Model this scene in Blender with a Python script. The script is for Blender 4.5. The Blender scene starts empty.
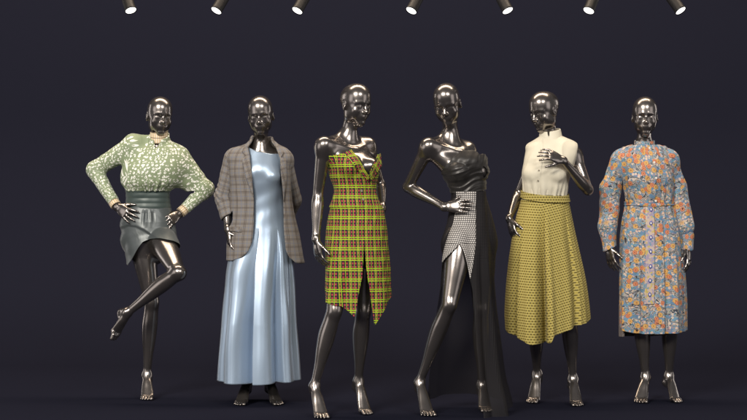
import bpy, math, random
import numpy as np
import openvdb
from mathutils import Vector

# ------------------------------------------------------------------ camera, world, lamps, exposure
scene = bpy.context.scene
COL = scene.collection
FPX, CAMZ, CAMY = 1660.0, 1.145, -10.0          # focal length in photo pixels, camera height, camera position
cam_d = bpy.data.cameras.new("camera")
cam = bpy.data.objects.new("camera", cam_d)
COL.objects.link(cam)
cam.location = (0.0, CAMY, CAMZ)
cam.rotation_euler = (math.radians(90), 0, 0)
cam_d.sensor_width = 36.0
cam_d.lens = 36.0 * FPX / 747.0
cam_d.clip_start = 0.1
cam_d.clip_end = 200
scene.camera = cam

world = bpy.data.worlds.new("World")
scene.world = world
world.use_nodes = True
wb = world.node_tree.nodes["Background"]
wb.inputs[0].default_value = (0.92, 0.93, 1.0, 1)
wb.inputs[1].default_value = 0.09

scene.view_settings.view_transform = 'Standard'
scene.view_settings.look = 'None'
scene.view_settings.exposure = 0.0
scene.view_settings.gamma = 1.0
scene.view_settings.use_curve_mapping = False


def area(name, loc, target, sx, sy, power, color):
    d = bpy.data.lights.new(name, 'AREA')
    d.shape = 'RECTANGLE'
    d.size, d.size_y = sx, sy
    d.energy = power
    d.color = color
    o = bpy.data.objects.new(name, d)
    COL.objects.link(o)
    o.location = loc
    v = Vector(target) - Vector(loc)
    o.rotation_euler = v.to_track_quat('-Z', 'Y').to_euler()
    return o


LIGHTS = [
    ("key_lamp", (-4.4, -10.5, 6.4), (0, 0, 1.2), 3.8, 1.9, 1500, (1.0, 0.92, 0.82)),
    ("key_lamp", (4.0, -11.5, 6.6), (0, 0, 1.2), 3.8, 1.9, 650, (1.0, 0.94, 0.87)),
    ("floor_fill_strip", (0.0, 0.7, 7.0), (0, 2.8, 0.0), 9.0, 1.4, 620, (1.0, 0.80, 0.60)),  # added strip overhead, evens out the floor brightness behind the figures
    ("face_fill_panel", (0.0, -14.0, 2.6), (0, 0, 1.3), 5.0, 3.2, 10, (1.0, 0.95, 0.90)),  # added dim panel behind the camera, mirrored as grey in the faces
    ("side_softbox", (-7.5, -4.5, 1.9), (0, 0, 1.2), 4.0, 4.8, 85, (1.0, 0.93, 0.90)),
    ("side_softbox", (7.5, -4.5, 1.9), (0, 0, 1.2), 4.0, 4.8, 65, (1.0, 0.93, 0.90)),
    ("rim_strip", (-5.8, 2.2, 1.7), (0, 0, 1.2), 0.8, 3.8, 30, (1.0, 0.94, 0.90)),
    ("rim_strip", (5.8, 2.2, 1.7), (0, 0, 1.2), 0.8, 3.8, 30, (1.0, 0.94, 0.90)),
]
for L in LIGHTS:
    area(*L)

VOX = 0.0035
ONLY = []
rng = np.random.default_rng(7)
f32 = np.float32


# ------------------------------------------------------------------ materials
def new_mat(name, col=(0.5, 0.5, 0.5), rough=0.5, metal=0.0, spec=0.5, sheen=0.0, coat=0.0):
    m = bpy.data.materials.new(name)
    m.use_nodes = True
    b = m.node_tree.nodes["Principled BSDF"]
    b.inputs['Base Color'].default_value = (*col, 1)
    b.inputs['Roughness'].default_value = rough
    b.inputs['Metallic'].default_value = metal
    b.inputs['Specular IOR Level'].default_value = spec
    b.inputs['Sheen Weight'].default_value = sheen
    b.inputs['Coat Weight'].default_value = coat
    return m


class NT:
    """tiny helper to write node networks as expressions"""
    def __init__(self, m):
        self.t = m.node_tree
        self.b = self.t.nodes["Principled BSDF"]

    def n(self, typ, **kw):
        o = self.t.nodes.new(typ)
        for k, v in kw.items():
            setattr(o, k, v)
        return o

    def link(self, a, b):
        self.t.links.new(a, b)

    def put(self, sock, v):
        if isinstance(v, (int, float)):
            sock.default_value = v
        elif isinstance(v, (tuple, list)):
            sock.default_value = v if len(v) == len(sock.default_value) else (*v, 1)
        else:
            self.link(v, sock)

    def m(self, op, a, b=None, c=None, clamp=False):
        o = self.n('ShaderNodeMath', operation=op, use_clamp=clamp)
        self.put(o.inputs[0], a)
        if b is not None:
            self.put(o.inputs[1], b)
        if c is not None:
            self.put(o.inputs[2], c)
        return o.outputs[0]

    def uv(self, sx=1, sy=1, ox=0, oy=0, coord='UV'):
        tc = self.n('ShaderNodeTexCoord')
        mp = self.n('ShaderNodeMapping')
        self.link(tc.outputs[coord], mp.inputs[0])
        mp.inputs['Scale'].default_value = (sx, sy, 1 if coord == 'UV' else sx)
        mp.inputs['Location'].default_value = (ox, oy, 0)
        return mp.outputs[0]

    def xyz(self, v):
        o = self.n('ShaderNodeSeparateXYZ')
        self.link(v, o.inputs[0])
        return o.outputs

    def comb(self, x, y, z=0.0):
        o = self.n('ShaderNodeCombineXYZ')
        self.put(o.inputs[0], x); self.put(o.inputs[1], y); self.put(o.inputs[2], z)
        return o.outputs[0]

    def mix(self, f, a, b):
        o = self.n('ShaderNodeMix', data_type='RGBA')
        self.put(o.inputs[0], f)
        self.put(o.inputs[6], a)
        self.put(o.inputs[7], b)
        return o.outputs[2]

    def noise(self, vec, scale, detail=2, rough=0.5, dist=0.0):
        o = self.n('ShaderNodeTexNoise')
        self.link(vec, o.inputs['Vector'])
        o.inputs['Scale'].default_value = scale
        o.inputs['Detail'].default_value = detail
        o.inputs['Roughness'].default_value = rough
        o.inputs['Distortion'].default_value = dist
        return o.outputs[0]

    def vor(self, vec, scale, rand=1.0, feature='F1'):
        o = self.n('ShaderNodeTexVoronoi', feature=feature, voronoi_dimensions='2D')
        self.link(vec, o.inputs['Vector'])
        o.inputs['Scale'].default_value = scale
        o.inputs['Randomness'].default_value = rand
        return o

    def step(self, v, lo, hi):
        o = self.n('ShaderNodeMapRange', interpolation_type='SMOOTHSTEP')
        self.put(o.inputs[0], v)
        o.inputs[1].default_value = lo
        o.inputs[2].default_value = hi
        return o.outputs[0]

    def bump(self, h, strength=0.3, dist=0.002):
        o = self.n('ShaderNodeBump')
        self.put(o.inputs['Height'], h)
        o.inputs['Strength'].default_value = strength
        o.inputs['Distance'].default_value = dist
        self.link(o.outputs[0], self.b.inputs['Normal'])

    def stripes(self, coord, period, lo, hi, soft=0.02):
        """1 where frac(coord/period) lies in lo..hi"""
        f = self.m('FRACT', self.m('DIVIDE', coord, period))
        c = (lo + hi) / 2
        w = (hi - lo) / 2
        d = self.m('ABSOLUTE', self.m('SUBTRACT', f, c))
        return self.m('SUBTRACT', 1.0, self.step(d, max(w - soft, 0), w + soft))


# ------------------------------------------------------------------ scene helpers
def P(px, py, dy=0.0, D=10.0):
    """a point of the photo at distance D+dy from the camera, in metres"""
    d = D + dy
    return np.array([(px - 373.5) / FPX * d, CAMY + d, CAMZ - (py - 210.0) / FPX * d])


def unit(v):
    v = np.asarray(v, float)
    return v / (np.linalg.norm(v) + 1e-12)


def empty(name, loc, label=None, cat=None, group=None):
    o = bpy.data.objects.new(name, None)
    o.empty_display_size = 0.1
    COL.objects.link(o)
    o.location = tuple(loc)
    if label:
        o["label"] = label
    if cat:
        o["category"] = cat
    if group:
        o["group"] = group
    return o


def to_object(name, V, F, mat, parent=None, uv=None, normals=None, smooth=True, solid=0.0, base=(0, 0, 0), label=None,
              solid_off=-1.0):
    V = np.asarray(V, float) - np.asarray(base, float)
    me = bpy.data.meshes.new(name)
    F = np.asarray(F, np.int32)
    n, k = F.shape
    me.vertices.add(len(V))
    me.vertices.foreach_set("co", V.astype(f32).ravel())
    me.loops.add(n * k)
    me.loops.foreach_set("vertex_index", F.ravel())
    me.polygons.add(n)
    me.polygons.foreach_set("loop_start", np.arange(0, n * k, k, dtype=np.int32))
    me.update(calc_edges=True)
    me.polygons.foreach_set("use_smooth", np.full(n, smooth, bool))
    if uv is not None:
        ul = me.uv_layers.new(name="uv")
        ul.data.foreach_set("uv", np.asarray(uv, f32).ravel())
    if me.validate():
        normals = None
    if normals is not None:
        me.normals_split_custom_set_from_vertices(normals.astype(f32))
    me.materials.append(mat)
    o = bpy.data.objects.new(name, me)
    COL.objects.link(o)
    if parent is not None:
        o.parent = parent
    if solid:
        md = o.modifiers.new("thickness", 'SOLIDIFY')
        md.thickness = solid
        md.offset = solid_off
        md.use_even_offset = False
    if label:
        o["label"] = label
    return o


def grid_faces(nu, nv, wrap=False):
    i = np.arange(nu if wrap else nu - 1)
    j = np.arange(nv - 1)
    I, J = np.meshgrid(i, j, indexing='ij')
    I2 = (I + 1) % nu
    a = J * nu + I
    b = J * nu + I2
    c = (J + 1) * nu + I2
    d = (J + 1) * nu + I
    return np.stack([a, b, c, d], -1).reshape(-1, 4)


# ------------------------------------------------------------------ noise
_H = rng.random((64, 64, 64)).astype(f32)


def vnoise(X, Y, Z):
    xi, yi, zi = np.floor(X), np.floor(Y), np.floor(Z)
    fx, fy, fz = X - xi, Y - yi, Z - zi
    fx = fx * fx * (3 - 2 * fx); fy = fy * fy * (3 - 2 * fy); fz = fz * fz * (3 - 2 * fz)
    xi = xi.astype(int) & 63; yi = yi.astype(int) & 63; zi = zi.astype(int) & 63
    x1, y1, z1 = (xi + 1) & 63, (yi + 1) & 63, (zi + 1) & 63
    def L(a, b, t):
        return a + (b - a) * t
    return L(L(L(_H[xi, yi, zi], _H[x1, yi, zi], fx), L(_H[xi, y1, zi], _H[x1, y1, zi], fx), fy),
             L(L(_H[xi, yi, z1], _H[x1, yi, z1], fx), L(_H[xi, y1, z1], _H[x1, y1, z1], fx), fy), fz) * 2 - 1


# ------------------------------------------------------------------ signed distance primitives
BIG = 0.09
MARG = 0.06


def sm_min(a, b, k):
    h = np.maximum(k - np.abs(a - b), 0.0) / k
    return np.minimum(a, b) - h * h * (k * 0.25)


def sm_max(a, b, k):
    return -sm_min(-a, -b, k)


def resample(tab, n=96):
    """monotone-ish cubic (Catmull-Rom) resampling of a control table whose first column is the parameter"""
    tab = np.asarray(tab, float)
    t = tab[:, 0]
    q = np.linspace(t[0], t[-1], n)
    m = np.gradient(tab[:, 1:], t, axis=0)
    i = np.clip(np.searchsorted(t, q) - 1, 0, len(t) - 2)
    h = (t[i + 1] - t[i])[:, None]
    s = ((q - t[i]) / h[:, 0])[:, None]
    p0, p1, m0, m1 = tab[i, 1:], tab[i + 1, 1:], m[i], m[i + 1]
    r = (2 * s**3 - 3 * s**2 + 1) * p0 + (s**3 - 2 * s**2 + s) * h * m0 + (-2 * s**3 + 3 * s**2) * p1 + (s**3 - s**2) * h * m1
    return q, r


def rc(a, b, ra, rb, k=0.01, sub=False):
    """round cone"""
    a = np.asarray(a, float); b = np.asarray(b, float)
    R = max(ra, rb)
    ab = b - a
    L2 = float(ab @ ab) + 1e-12

    def f(X, Y, Z):
        x, y, z = X - a[0], Y - a[1], Z - a[2]
        t = np.clip((x * ab[0] + y * ab[1] + z * ab[2]) / L2, 0, 1)
        return np.sqrt((x - t * ab[0])**2 + (y - t * ab[1])**2 + (z - t * ab[2])**2) - (ra + (rb - ra) * t)
    return dict(f=f, lo=np.minimum(a, b) - R, hi=np.maximum(a, b) + R, k=k, sub=sub)


def ell(c, M, r, k=0.02, sub=False):
    """ellipsoid: M rows are its unit axes"""
    c = np.asarray(c, float); M = np.asarray(M, float)

    def f(X, Y, Z):
        x, y, z = X - c[0], Y - c[1], Z - c[2]
        a = x * M[0, 0] + y * M[0, 1] + z * M[0, 2]
        b = x * M[1, 0] + y * M[1, 1] + z * M[1, 2]
        d = x * M[2, 0] + y * M[2, 1] + z * M[2, 2]
        kk = np.sqrt((a / r[0])**2 + (b / r[1])**2 + (d / r[2])**2) + 1e-6
        rr = np.sqrt(a * a + b * b + d * d)
        return np.where(kk < 0.2, -min(r) * 0.8, rr * (1 - 1 / kk))
    e = np.sqrt(((M * np.asarray(r)[:, None])**2).sum(0))
    return dict(f=f, lo=c - e, hi=c + e, k=k, sub=sub)


def chain(A, K, B, front, t1, t2, k=0.02, front2=None):
    """limb with a joint at K: one bent tube when nearly straight, else two tubes"""
    A, K, B = (np.asarray(v, float) for v in (A, K, B))
    c = unit(K - A) @ unit(B - K)
    if c < math.cos(math.radians(48)):
        return [limb(A, K, front, t1, k=k), limb(K, B, front if front2 is None else front2, t2, k=k)]
    l1, l2 = np.linalg.norm(K - A), np.linalg.norm(B - K)
    s = l1 / (l1 + l2)
    tab = [(r[0] * s, *r[1:]) for r in t1[:-1]] + [(s + r[0] * (1 - s), *r[1:]) for r in t2]
    return [limb(A, B, front, tab, k=k, mid=(K, s))]


def limb(A, B, front, tab, k=0.03, mid=None):
    """profiled limb from A to B: tab rows are t, half width, front extent, back extent"""
    A = np.asarray(A, float); B = np.asarray(B, float)
    L = np.linalg.norm(B - A)
    ax = (B - A) / L
    fr = np.asarray(front, float)
    fr = unit(fr - ax * (fr @ ax))
    sd = np.cross(ax, fr)
    q, r = resample(tab)
    R = float(np.asarray(tab)[:, 1:].max())
    mo = 0.0
    if mid is not None:
        q, r = resample(tab, 240)
        off = (mid[0] - A) - ax * ((mid[0] - A) @ ax)
        s0 = ((mid[0] - A) @ ax) / L
        tt = np.linspace(-.5, 1.5, 481)
        prof = np.where(tt < s0, tt / s0, (1 - tt) / (1 - s0))
        kern = np.exp(-np.linspace(-2.2, 2.2, 41)**2)
        prof = np.convolve(np.pad(prof, 20, mode='edge'), kern / kern.sum(), mode='valid')
        mo = np.interp(q, tt, prof)
        mu, mv = float(off @ sd), float(off @ fr)
        R += np.linalg.norm(off)

    def f(X, Y, Z):
        x, y, z = X - A[0], Y - A[1], Z - A[2]
        t = x * ax[0] + y * ax[1] + z * ax[2]
        u = x * sd[0] + y * sd[1] + z * sd[2]
        v = x * fr[0] + y * fr[1] + z * fr[2]
        tc = np.clip(t / L, 0, 1)
        ex = t - tc * L
        a = np.interp(tc, q, r[:, 0])
        ff = np.interp(tc, q, r[:, 1])
        bb = np.interp(tc, q, r[:, 2])
        b = (ff + bb) / 2
        v = v - (ff - bb) / 2
        if mid is not None:
            w_ = np.interp(tc, q, mo)
            u = u - mu * w_
            v = v - mv * w_
        c = np.minimum(a, b)
        kk = np.sqrt((u / a)**2 + (v / b)**2 + (ex / c)**2) + 1e-6
        rr = np.sqrt(u * u + v * v + ex * ex)
        return np.where(kk < 0.15, -c * 0.85, rr * (1 - 1 / kk))
    return dict(f=f, lo=np.minimum(A, B) - R, hi=np.maximum(A, B) + R, k=k, sub=False,
                uvf=lambda p: (np.arctan2((p - A) @ sd, (p - A) @ fr) * 0.055, (p - A) @ ax))


def column(tab, k=0.03, power=2.0):
    """torso-like column: rows are z, cx, cy, yaw(deg), half width, front, back"""
    q, r = resample(sorted([list(x) for x in tab]), 160)
    z0, z1 = q[0], q[-1]
    R = r[:, 3:].max() + 0.02

    def f(X, Y, Z):
        zc = np.clip(Z, z0, z1)
        ex = Z - zc
        g = lambda i: np.interp(zc, q, r[:, i])
        x, y = X - g(0), Y - g(1)
        w = np.radians(g(2))
        cw, sw = np.cos(w), np.sin(w)
        u = x * cw + y * sw                      # side
        v = x * sw - y * cw                      # front
        a, ff, bb = g(3), g(4), g(5)
        b = (ff + bb) / 2
        v = v - (ff - bb) / 2
        c = np.minimum(a, b) * 0.7
        if power == 2.0:
            kk = np.sqrt((u / a)**2 + (v / b)**2 + (ex / c)**2) + 1e-6
        else:
            kk = (np.abs(u / a)**power + np.abs(v / b)**power + np.abs(ex / c)**power)**(1 / power) + 1e-6
        rr = np.sqrt(u * u + v * v + ex * ex)
        return np.where(kk < 0.15, -c * 0.85, rr * (1 - 1 / kk))
    return dict(f=f, lo=np.array([r[:, 0].min() - R, r[:, 1].min() - R, z0 - 0.05]),
                hi=np.array([r[:, 0].max() + R, r[:, 1].max() + R, z1 + 0.05]), k=k, sub=False)


class Grid:
    def __init__(self, lo, hi, h):
        self.lo = np.asarray(lo, float); self.h = h
        n = np.ceil((np.asarray(hi) - self.lo) / h).astype(int) + 1
        self.n = n
        self.x = (self.lo[0] + np.arange(n[0]) * h).astype(f32)[:, None, None]
        self.y = (self.lo[1] + np.arange(n[1]) * h).astype(f32)[None, :, None]
        self.z = (self.lo[2] + np.arange(n[2]) * h).astype(f32)[None, None, :]

    def ev(self, prims, off=0.0):
        F = np.full(tuple(self.n), BIG, f32)
        for p in prims:
            m = MARG + off
            a = np.clip(np.floor((p['lo'] - m - self.lo) / self.h).astype(int), 0, self.n)
            b = np.clip(np.ceil((p['hi'] + m - self.lo) / self.h).astype(int) + 1, 0, self.n)
            if np.any(b <= a):
                continue
            s = (slice(a[0], b[0]), slice(a[1], b[1]), slice(a[2], b[2]))
            d = p['f'](self.x[s[0]], self.y[:, s[1]], self.z[:, :, s[2]]).astype(f32)
            if p['sub']:
                F[s] = sm_max(F[s], -d, p['k'])
            else:
                F[s] = sm_min(F[s], np.minimum(d, BIG), p['k'])
        return F

    def mesh(self, F):
        g = openvdb.FloatGrid(float(BIG))
        g.copyFromArray(np.ascontiguousarray(F))
        g.transform = openvdb.createLinearTransform(voxelSize=self.h)
        pts, quads = g.convertToQuads(0.0)
        pts = np.asarray(pts, float)
        quads = np.asarray(quads, np.int64)
        c = pts / self.h
        nrm = np.empty_like(pts)
        # gradient, trilinear
        i0 = np.clip(np.floor(c).astype(int), 1, self.n - 3)
        w = c - i0
        for ax in range(3):
            acc = np.zeros(len(pts))
            e = [0, 0, 0]; e[ax] = 1
            for dx in (0, 1):
                for dy in (0, 1):
                    for dz in (0, 1):
                        ii = i0 + np.array([dx, dy, dz])
                        wt = (w[:, 0] if dx else 1 - w[:, 0]) * (w[:, 1] if dy else 1 - w[:, 1]) * (w[:, 2] if dz else 1 - w[:, 2])
                        p1 = np.minimum(ii + e, self.n - 1)
                        p0 = np.maximum(ii - e, 0)
                        acc += wt * (F[p1[:, 0], p1[:, 1], p1[:, 2]] - F[p0[:, 0], p0[:, 1], p0[:, 2]])
            nrm[:, ax] = acc
        nrm /= np.linalg.norm(nrm, axis=1)[:, None] + 1e-9
        V = pts + self.lo
        # orientation check
        a, b, d = V[quads[:, 0]], V[quads[:, 1]], V[quads[:, 3]]
        fn = np.cross(b - a, d - a)
        if (fn * nrm[quads[:, 0]]).sum() < 0:
            quads = quads[:, ::-1]
        return V, quads, nrm


def join(G, A, B, J, kmax, r):
    """union of two fields, smooth only around the joint J"""
    d = np.sqrt((G.x - J[0])**2 + (G.y - J[1])**2 + (G.z - J[2])**2)
    k = (kmax * np.clip(1 - (d - r) / r, 0, 1) + 0.002).astype(f32)
    return sm_min(A, B, k)


def evp(prims, X, Y, Z):
    F = np.full(np.broadcast(X, Y, Z).shape, 9.0)
    for p in prims:
        d = p['f'](X, Y, Z)
        F = sm_max(F, -d, p['k']) if p['sub'] else sm_min(F, d, p['k'])
    return F


def poly2(G, pts):
    """2D signed distance (x,z) to a polygon, shape (nx,1,nz)"""
    pts = np.asarray(pts, float)
    X = G.x[:, 0, :]; Z = G.z[0, :, :]
    X, Z = np.broadcast_arrays(X, Z)
    d = np.full(X.shape, 1e9); ins = np.zeros(X.shape, bool)
    n = len(pts)
    for i in range(n):
        a, b = pts[i], pts[(i + 1) % n]
        e = b - a
        wx, wz = X - a[0], Z - a[1]
        t = np.clip((wx * e[0] + wz * e[1]) / (e @ e + 1e-12), 0, 1)
        d = np.minimum(d, (wx - t * e[0])**2 + (wz - t * e[1])**2)
        c = ((a[1] <= Z) & (b[1] > Z)) | ((b[1] <= Z) & (a[1] > Z))
        den = e[1] if abs(e[1]) > 1e-9 else 1e-9
        xi = a[0] + (Z - a[1]) / den * e[0]
        ins ^= c & (X < xi)
    d = np.sqrt(d)
    return np.where(ins, -d, d).astype(f32)[:, None, :]


# ------------------------------------------------------------------ mannequin anatomy
PROFILE = [  # s, half width, front, back   (s: 0 hip, 1 waist, 2 shoulder line, 3 neck base)
    (-0.42, .085, .060, .070), (-0.16, .150, .078, .108), (0.0, .163, .086, .112), (0.28, .152, .088, .098),
    (0.55, .134, .084, .084), (0.8, .119, .078, .076), (1.0, .112, .076, .072), (1.22, .118, .084, .078),
    (1.45, .128, .094, .086), (1.68, .131, .090, .090), (1.86, .128, .072, .088), (2.0, .110, .052, .074),
    (2.45, .058, .040, .052), (3.0, .038, .034, .038)]


def spine(S):
    """column table for the torso from the spec's four anchors (px, py, dy, yaw)"""
    A = []
    for k in ('hip', 'waist', 'chest', 'neck'):
        px, py, dy, yaw = S[k]
        p = P(px, py, dy, S['D'])
        A.append((p[2], p[0], p[1], yaw))
    A = np.array(A)
    s = [-1, 0, 1, 2, 3]
    A = np.vstack([A[0] + (A[0] - A[1]) * np.array([1, .3, .3, 0]), A])
    q, r = resample(np.column_stack([s, A]), 200)
    return q, r


def torso_rows(S, grow=0.0, lo=-0.42, hi=3.0):
    q, r = spine(S)
    rows = []
    prof = resample(PROFILE, 60)
    for s, pr in zip(*prof):
        if s < lo - 1e-6 or s > hi + 1e-6:
            continue
        z, cx, cy, yaw = [np.interp(s, q, r[:, i]) for i in range(4)]
        k = 1 - S.get('slim', 0) * math.exp(-((s - 1.1) / .7)**2)
        rows.append((z, cx, cy, yaw, pr[0] * k + grow, pr[1] * k + grow, pr[2] * k + grow))
    return rows


def frame_at(S, s):
    q, r = spine(S)
    z, cx, cy, yaw = [np.interp(s, q, r[:, i]) for i in range(4)]
    w = math.radians(yaw)
    return np.array([cx, cy, z]), np.array([math.cos(w), math.sin(w), 0]), np.array([math.sin(w), -math.cos(w), 0])


THIGH = [(0, .078, .074, .086), (.15, .080, .078, .086), (.4, .071, .074, .070), (.7, .057, .060, .055),
         (.9, .049, .051, .046), (1, .0465, .048, .042)]
SHANK = [(0, .045, .046, .042), (.1, .044, .041, .050), (.3, .048, .037, .062), (.5, .042, .033, .050),
         (.75, .029, .027, .032), (.92, .0245, .024, .027), (1, .0235, .0225, .025)]
UPARM = [(0, .037, .038, .038), (.18, .040, .042, .040), (.5, .036, .038, .036), (.85, .031, .031, .032), (1, .0295, .0295, .030)]
FOREARM = [(0, .0295, .0295, .030), (.18, .035, .034, .034), (.45, .031, .029, .029), (.8, .023, .020, .020), (1, .024, .018, .018)]


def hand(W, tip, pn, th, curl=(14, 18, 10), spread=7, thumb=(0.75, 0.62, 0.25), scale=1.0, fan=0):
    """palm, four jointed fingers and a thumb: W wrist, tip aimed at, pn palm normal, th thumb side"""
    W = np.asarray(W, float)
    d = unit(np.asarray(tip) - W)
    pn = np.asarray(pn, float); pn = unit(pn - d * (pn @ d))
    t0 = np.asarray(th, float)
    sd = unit(np.cross(d, pn))
    if sd @ t0 < 0:
        sd = -sd
    c = scale
    out = [limb(W - d * .012, W + d * .080 * c, pn, [(0, .023, .016, .016), (.3, .027 * c, .013, .013), (.65, .036 * c, .013 * c, .013 * c), (.9, .037 * c, .011 * c, .011 * c), (1, .034 * c, .010, .010)], k=.012),
           rc(W + d * .02 + sd * .016 + pn * .006, W + d * .055 * c + sd * .022 * c + pn * .008, .013 * c, .010 * c, k=.012)]
    L = [.074, .083, .078, .062]
    for i in range(4):
        o = (1.5 - i) * .0185 * c
        b = W + d * (.080 - abs(i - 1.2) * .004) * c + sd * o
        a = math.radians((1.5 - i) * spread)
        f = unit(d * math.cos(a) + sd * math.sin(a))
        seg = [.44, .30, .26]
        rr = [.0084, .0077, .0068, .0056]
        ang = 0
        for j in range(3):
            ang += math.radians(curl[j] + (i - 1) * fan)
            f2 = f * math.cos(ang) + pn * math.sin(ang)
            e = b + f2 * L[i] * seg[j] * c
            out.append(rc(b, e, rr[j] * c, rr[j + 1] * c, k=.006 if j == 0 else .0035))
            b = e
    b = W + d * .020 * c + sd * .020 * c + pn * .004
    f = unit(d * thumb[0] + sd * thumb[1] + pn * thumb[2])
    for j, (l, r1, r2) in enumerate([(.040, .0120, .0098), (.030, .0095, .0086), (.024, .0084, .0062)]):
        e = b + f * l * c
        out.append(rc(b, e, r1 * c, r2 * c, k=.008 if j == 0 else .004))
        b = e
        f = unit(f + d * .22 + pn * .12)
    return out


def foot(A, B, td, shank_dir, side_sign=1):
    """pointed foot: A ankle, B ball of the foot, td toe direction; side_sign: image side of the little toe"""
    e = unit(B - A)
    n = unit(td - e * (td @ e))
    sd = unit(np.cross(e, n))
    if sd[0] * side_sign < 0:
        sd = -sd
    L = np.linalg.norm(B - A)
    heel = A - n * .038 + e * .022
    out = [limb(A, B, n, [(0, .019, .020, .020), (.3, .029, .024, .020), (.7, .036, .017, .015), (1, .040, .013, .014)], k=.03),
           rc(A - n * .010, heel, .021, .0245, k=.03),
           rc(heel, A + e * L * .55 - n * .012, .020, .012, k=.02),
           ell(A + sd * .017, np.eye(3), (.010, .010, .013), k=.02),
           ell(A - sd * .017, np.eye(3), (.010, .010, .013), k=.02)]
    ts = unit(np.cross(td, [0, 0, 1])) if abs(td[2]) < .6 else sd
    if ts @ sd < 0:
        ts = -ts
    up = unit(np.cross(ts, td))
    if up @ n < 0:
        up = -up
    for i in range(5):
        o = (-.0265, -.0085, .0060, .0190, .0305)[i]
        ln = (.052, .054, .048, .040, .032)[i]
        r1 = (.0118, .0076, .0072, .0067, .0065)[i]
        b = B + ts * o - td * (.0, .0, .002, .008, .015)[i] - up * .004
        f = unit(td + ts * (-.05, .02, .08, .14, .22)[i])
        m = b + f * ln * .55 + up * .005
        out.append(rc(b, m, r1 * 1.02, r1 * .92, k=.006))
        out.append(rc(m, b + f * ln - up * (.014 - r1 * .6), r1 * .92, r1 * .92, k=.002))
    return out


def head(C, yaw, pitch, roll=0.0, neck=None, S=None, sc=1.0):
    w, p, r = map(math.radians, (yaw, pitch, roll))
    f = np.array([math.sin(w) * math.cos(p), -math.cos(w) * math.cos(p), -math.sin(p)])
    s = np.array([math.cos(w), math.sin(w), 0])
    u = np.cross(s, f)
    if u[2] < 0:
        u = -u
    s, u = s * math.cos(r) + u * math.sin(r), u * math.cos(r) - s * math.sin(r)
    M = np.array([s, f, u])
    q = lambda a, b, c: C + (s * a + f * b + u * c) * sc
    R = lambda *a: tuple(x * sc for x in a)
    face = limb(q(0, 0.012, .055), q(0, 0.012, -.098), f,
                [(0, .064 * sc, .070 * sc, .06 * sc), (.25, .066 * sc, .074 * sc, .06 * sc), (.5, .062 * sc, .073 * sc, .045 * sc), (.7, .053 * sc, .072 * sc, .02 * sc),
                 (.88, .038 * sc, .068 * sc, -.004 * sc), (1, .022 * sc, .062 * sc, -.020 * sc)], k=.025)
    H = [ell(q(0, -.012, .036), M, R(.069, .092, .080), k=.02), face,
         ell(q(0, .030, .042), M, R(.058, .054, .058), k=.03),
         ell(q(.046, .020, -.050), M, R(.016, .04, .028), k=.025), ell(q(-.046, .020, -.050), M, R(.016, .04, .028), k=.025)]
    # brow, cheekbones, sockets
    H += [rc(q(.016, .083, .019), q(.047, .066, .017), .0075, .006, k=.018), rc(q(-.016, .083, .019), q(-.047, .066, .017), .0075, .006, k=.018)]
    for sg in (-1, 1):
        H.append(dict(ell(q(sg * .029, .094, -.001), M, R(.019, .012, .010), k=.018, sub=True)))
        H.append(ell(q(sg * .029, .070, -.002), M, R(.017, .013, .010), k=.009))
        H.append(ell(q(sg * .040, .058, -.026), M, R(.016, .014, .012), k=.035))
    H += [rc(q(0, .084, .012), q(0, .103, -.028), .0060, .0085, k=.010),
          ell(q(0, .098, -.031), M, R(.0085, .010, .0080), k=.010),
          ell(q(.010, .090, -.033), M, R(.007, .010, .0065), k=.005), ell(q(-.010, .090, -.033), M, R(.007, .010, .0065), k=.005),
          ell(q(0, .076, -.058), M, R(.026, .013, .018), k=.02),
          rc(q(-.013, .0805, -.0560), q(.013, .0805, -.0560), .0045, .0045, k=.010), ell(q(0, .0835, -.0560), M, R(.011, .005, .0050), k=.008),
          ell(q(0, .0795, -.0665), M, R(.016, .0080, .0065), k=.007),
          ell(q(0, .070, -.093), M, R(.019, .017, .014), k=.015)]
    for sg in (-1, 1):
        ear = np.array([unit(s * sg + f * -.35), unit(f + u * .12), u])
        H.append(ell(q(sg * .071, -.012, -.004), ear, R(.008, .017, .031), k=.006))
        H.append(dict(ell(q(sg * .081, -.006, .002), ear, R(.006, .009, .017), k=.005, sub=True)))
    N, sx, fx = frame_at(S, 2.55)
    Nb, _, _ = frame_at(S, 2.1)
    top = q(0, -.020, -.045)
    H += [rc(N, top, .044, .039, k=.045)]
    return H, (C, s, f, u, sc)


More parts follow.
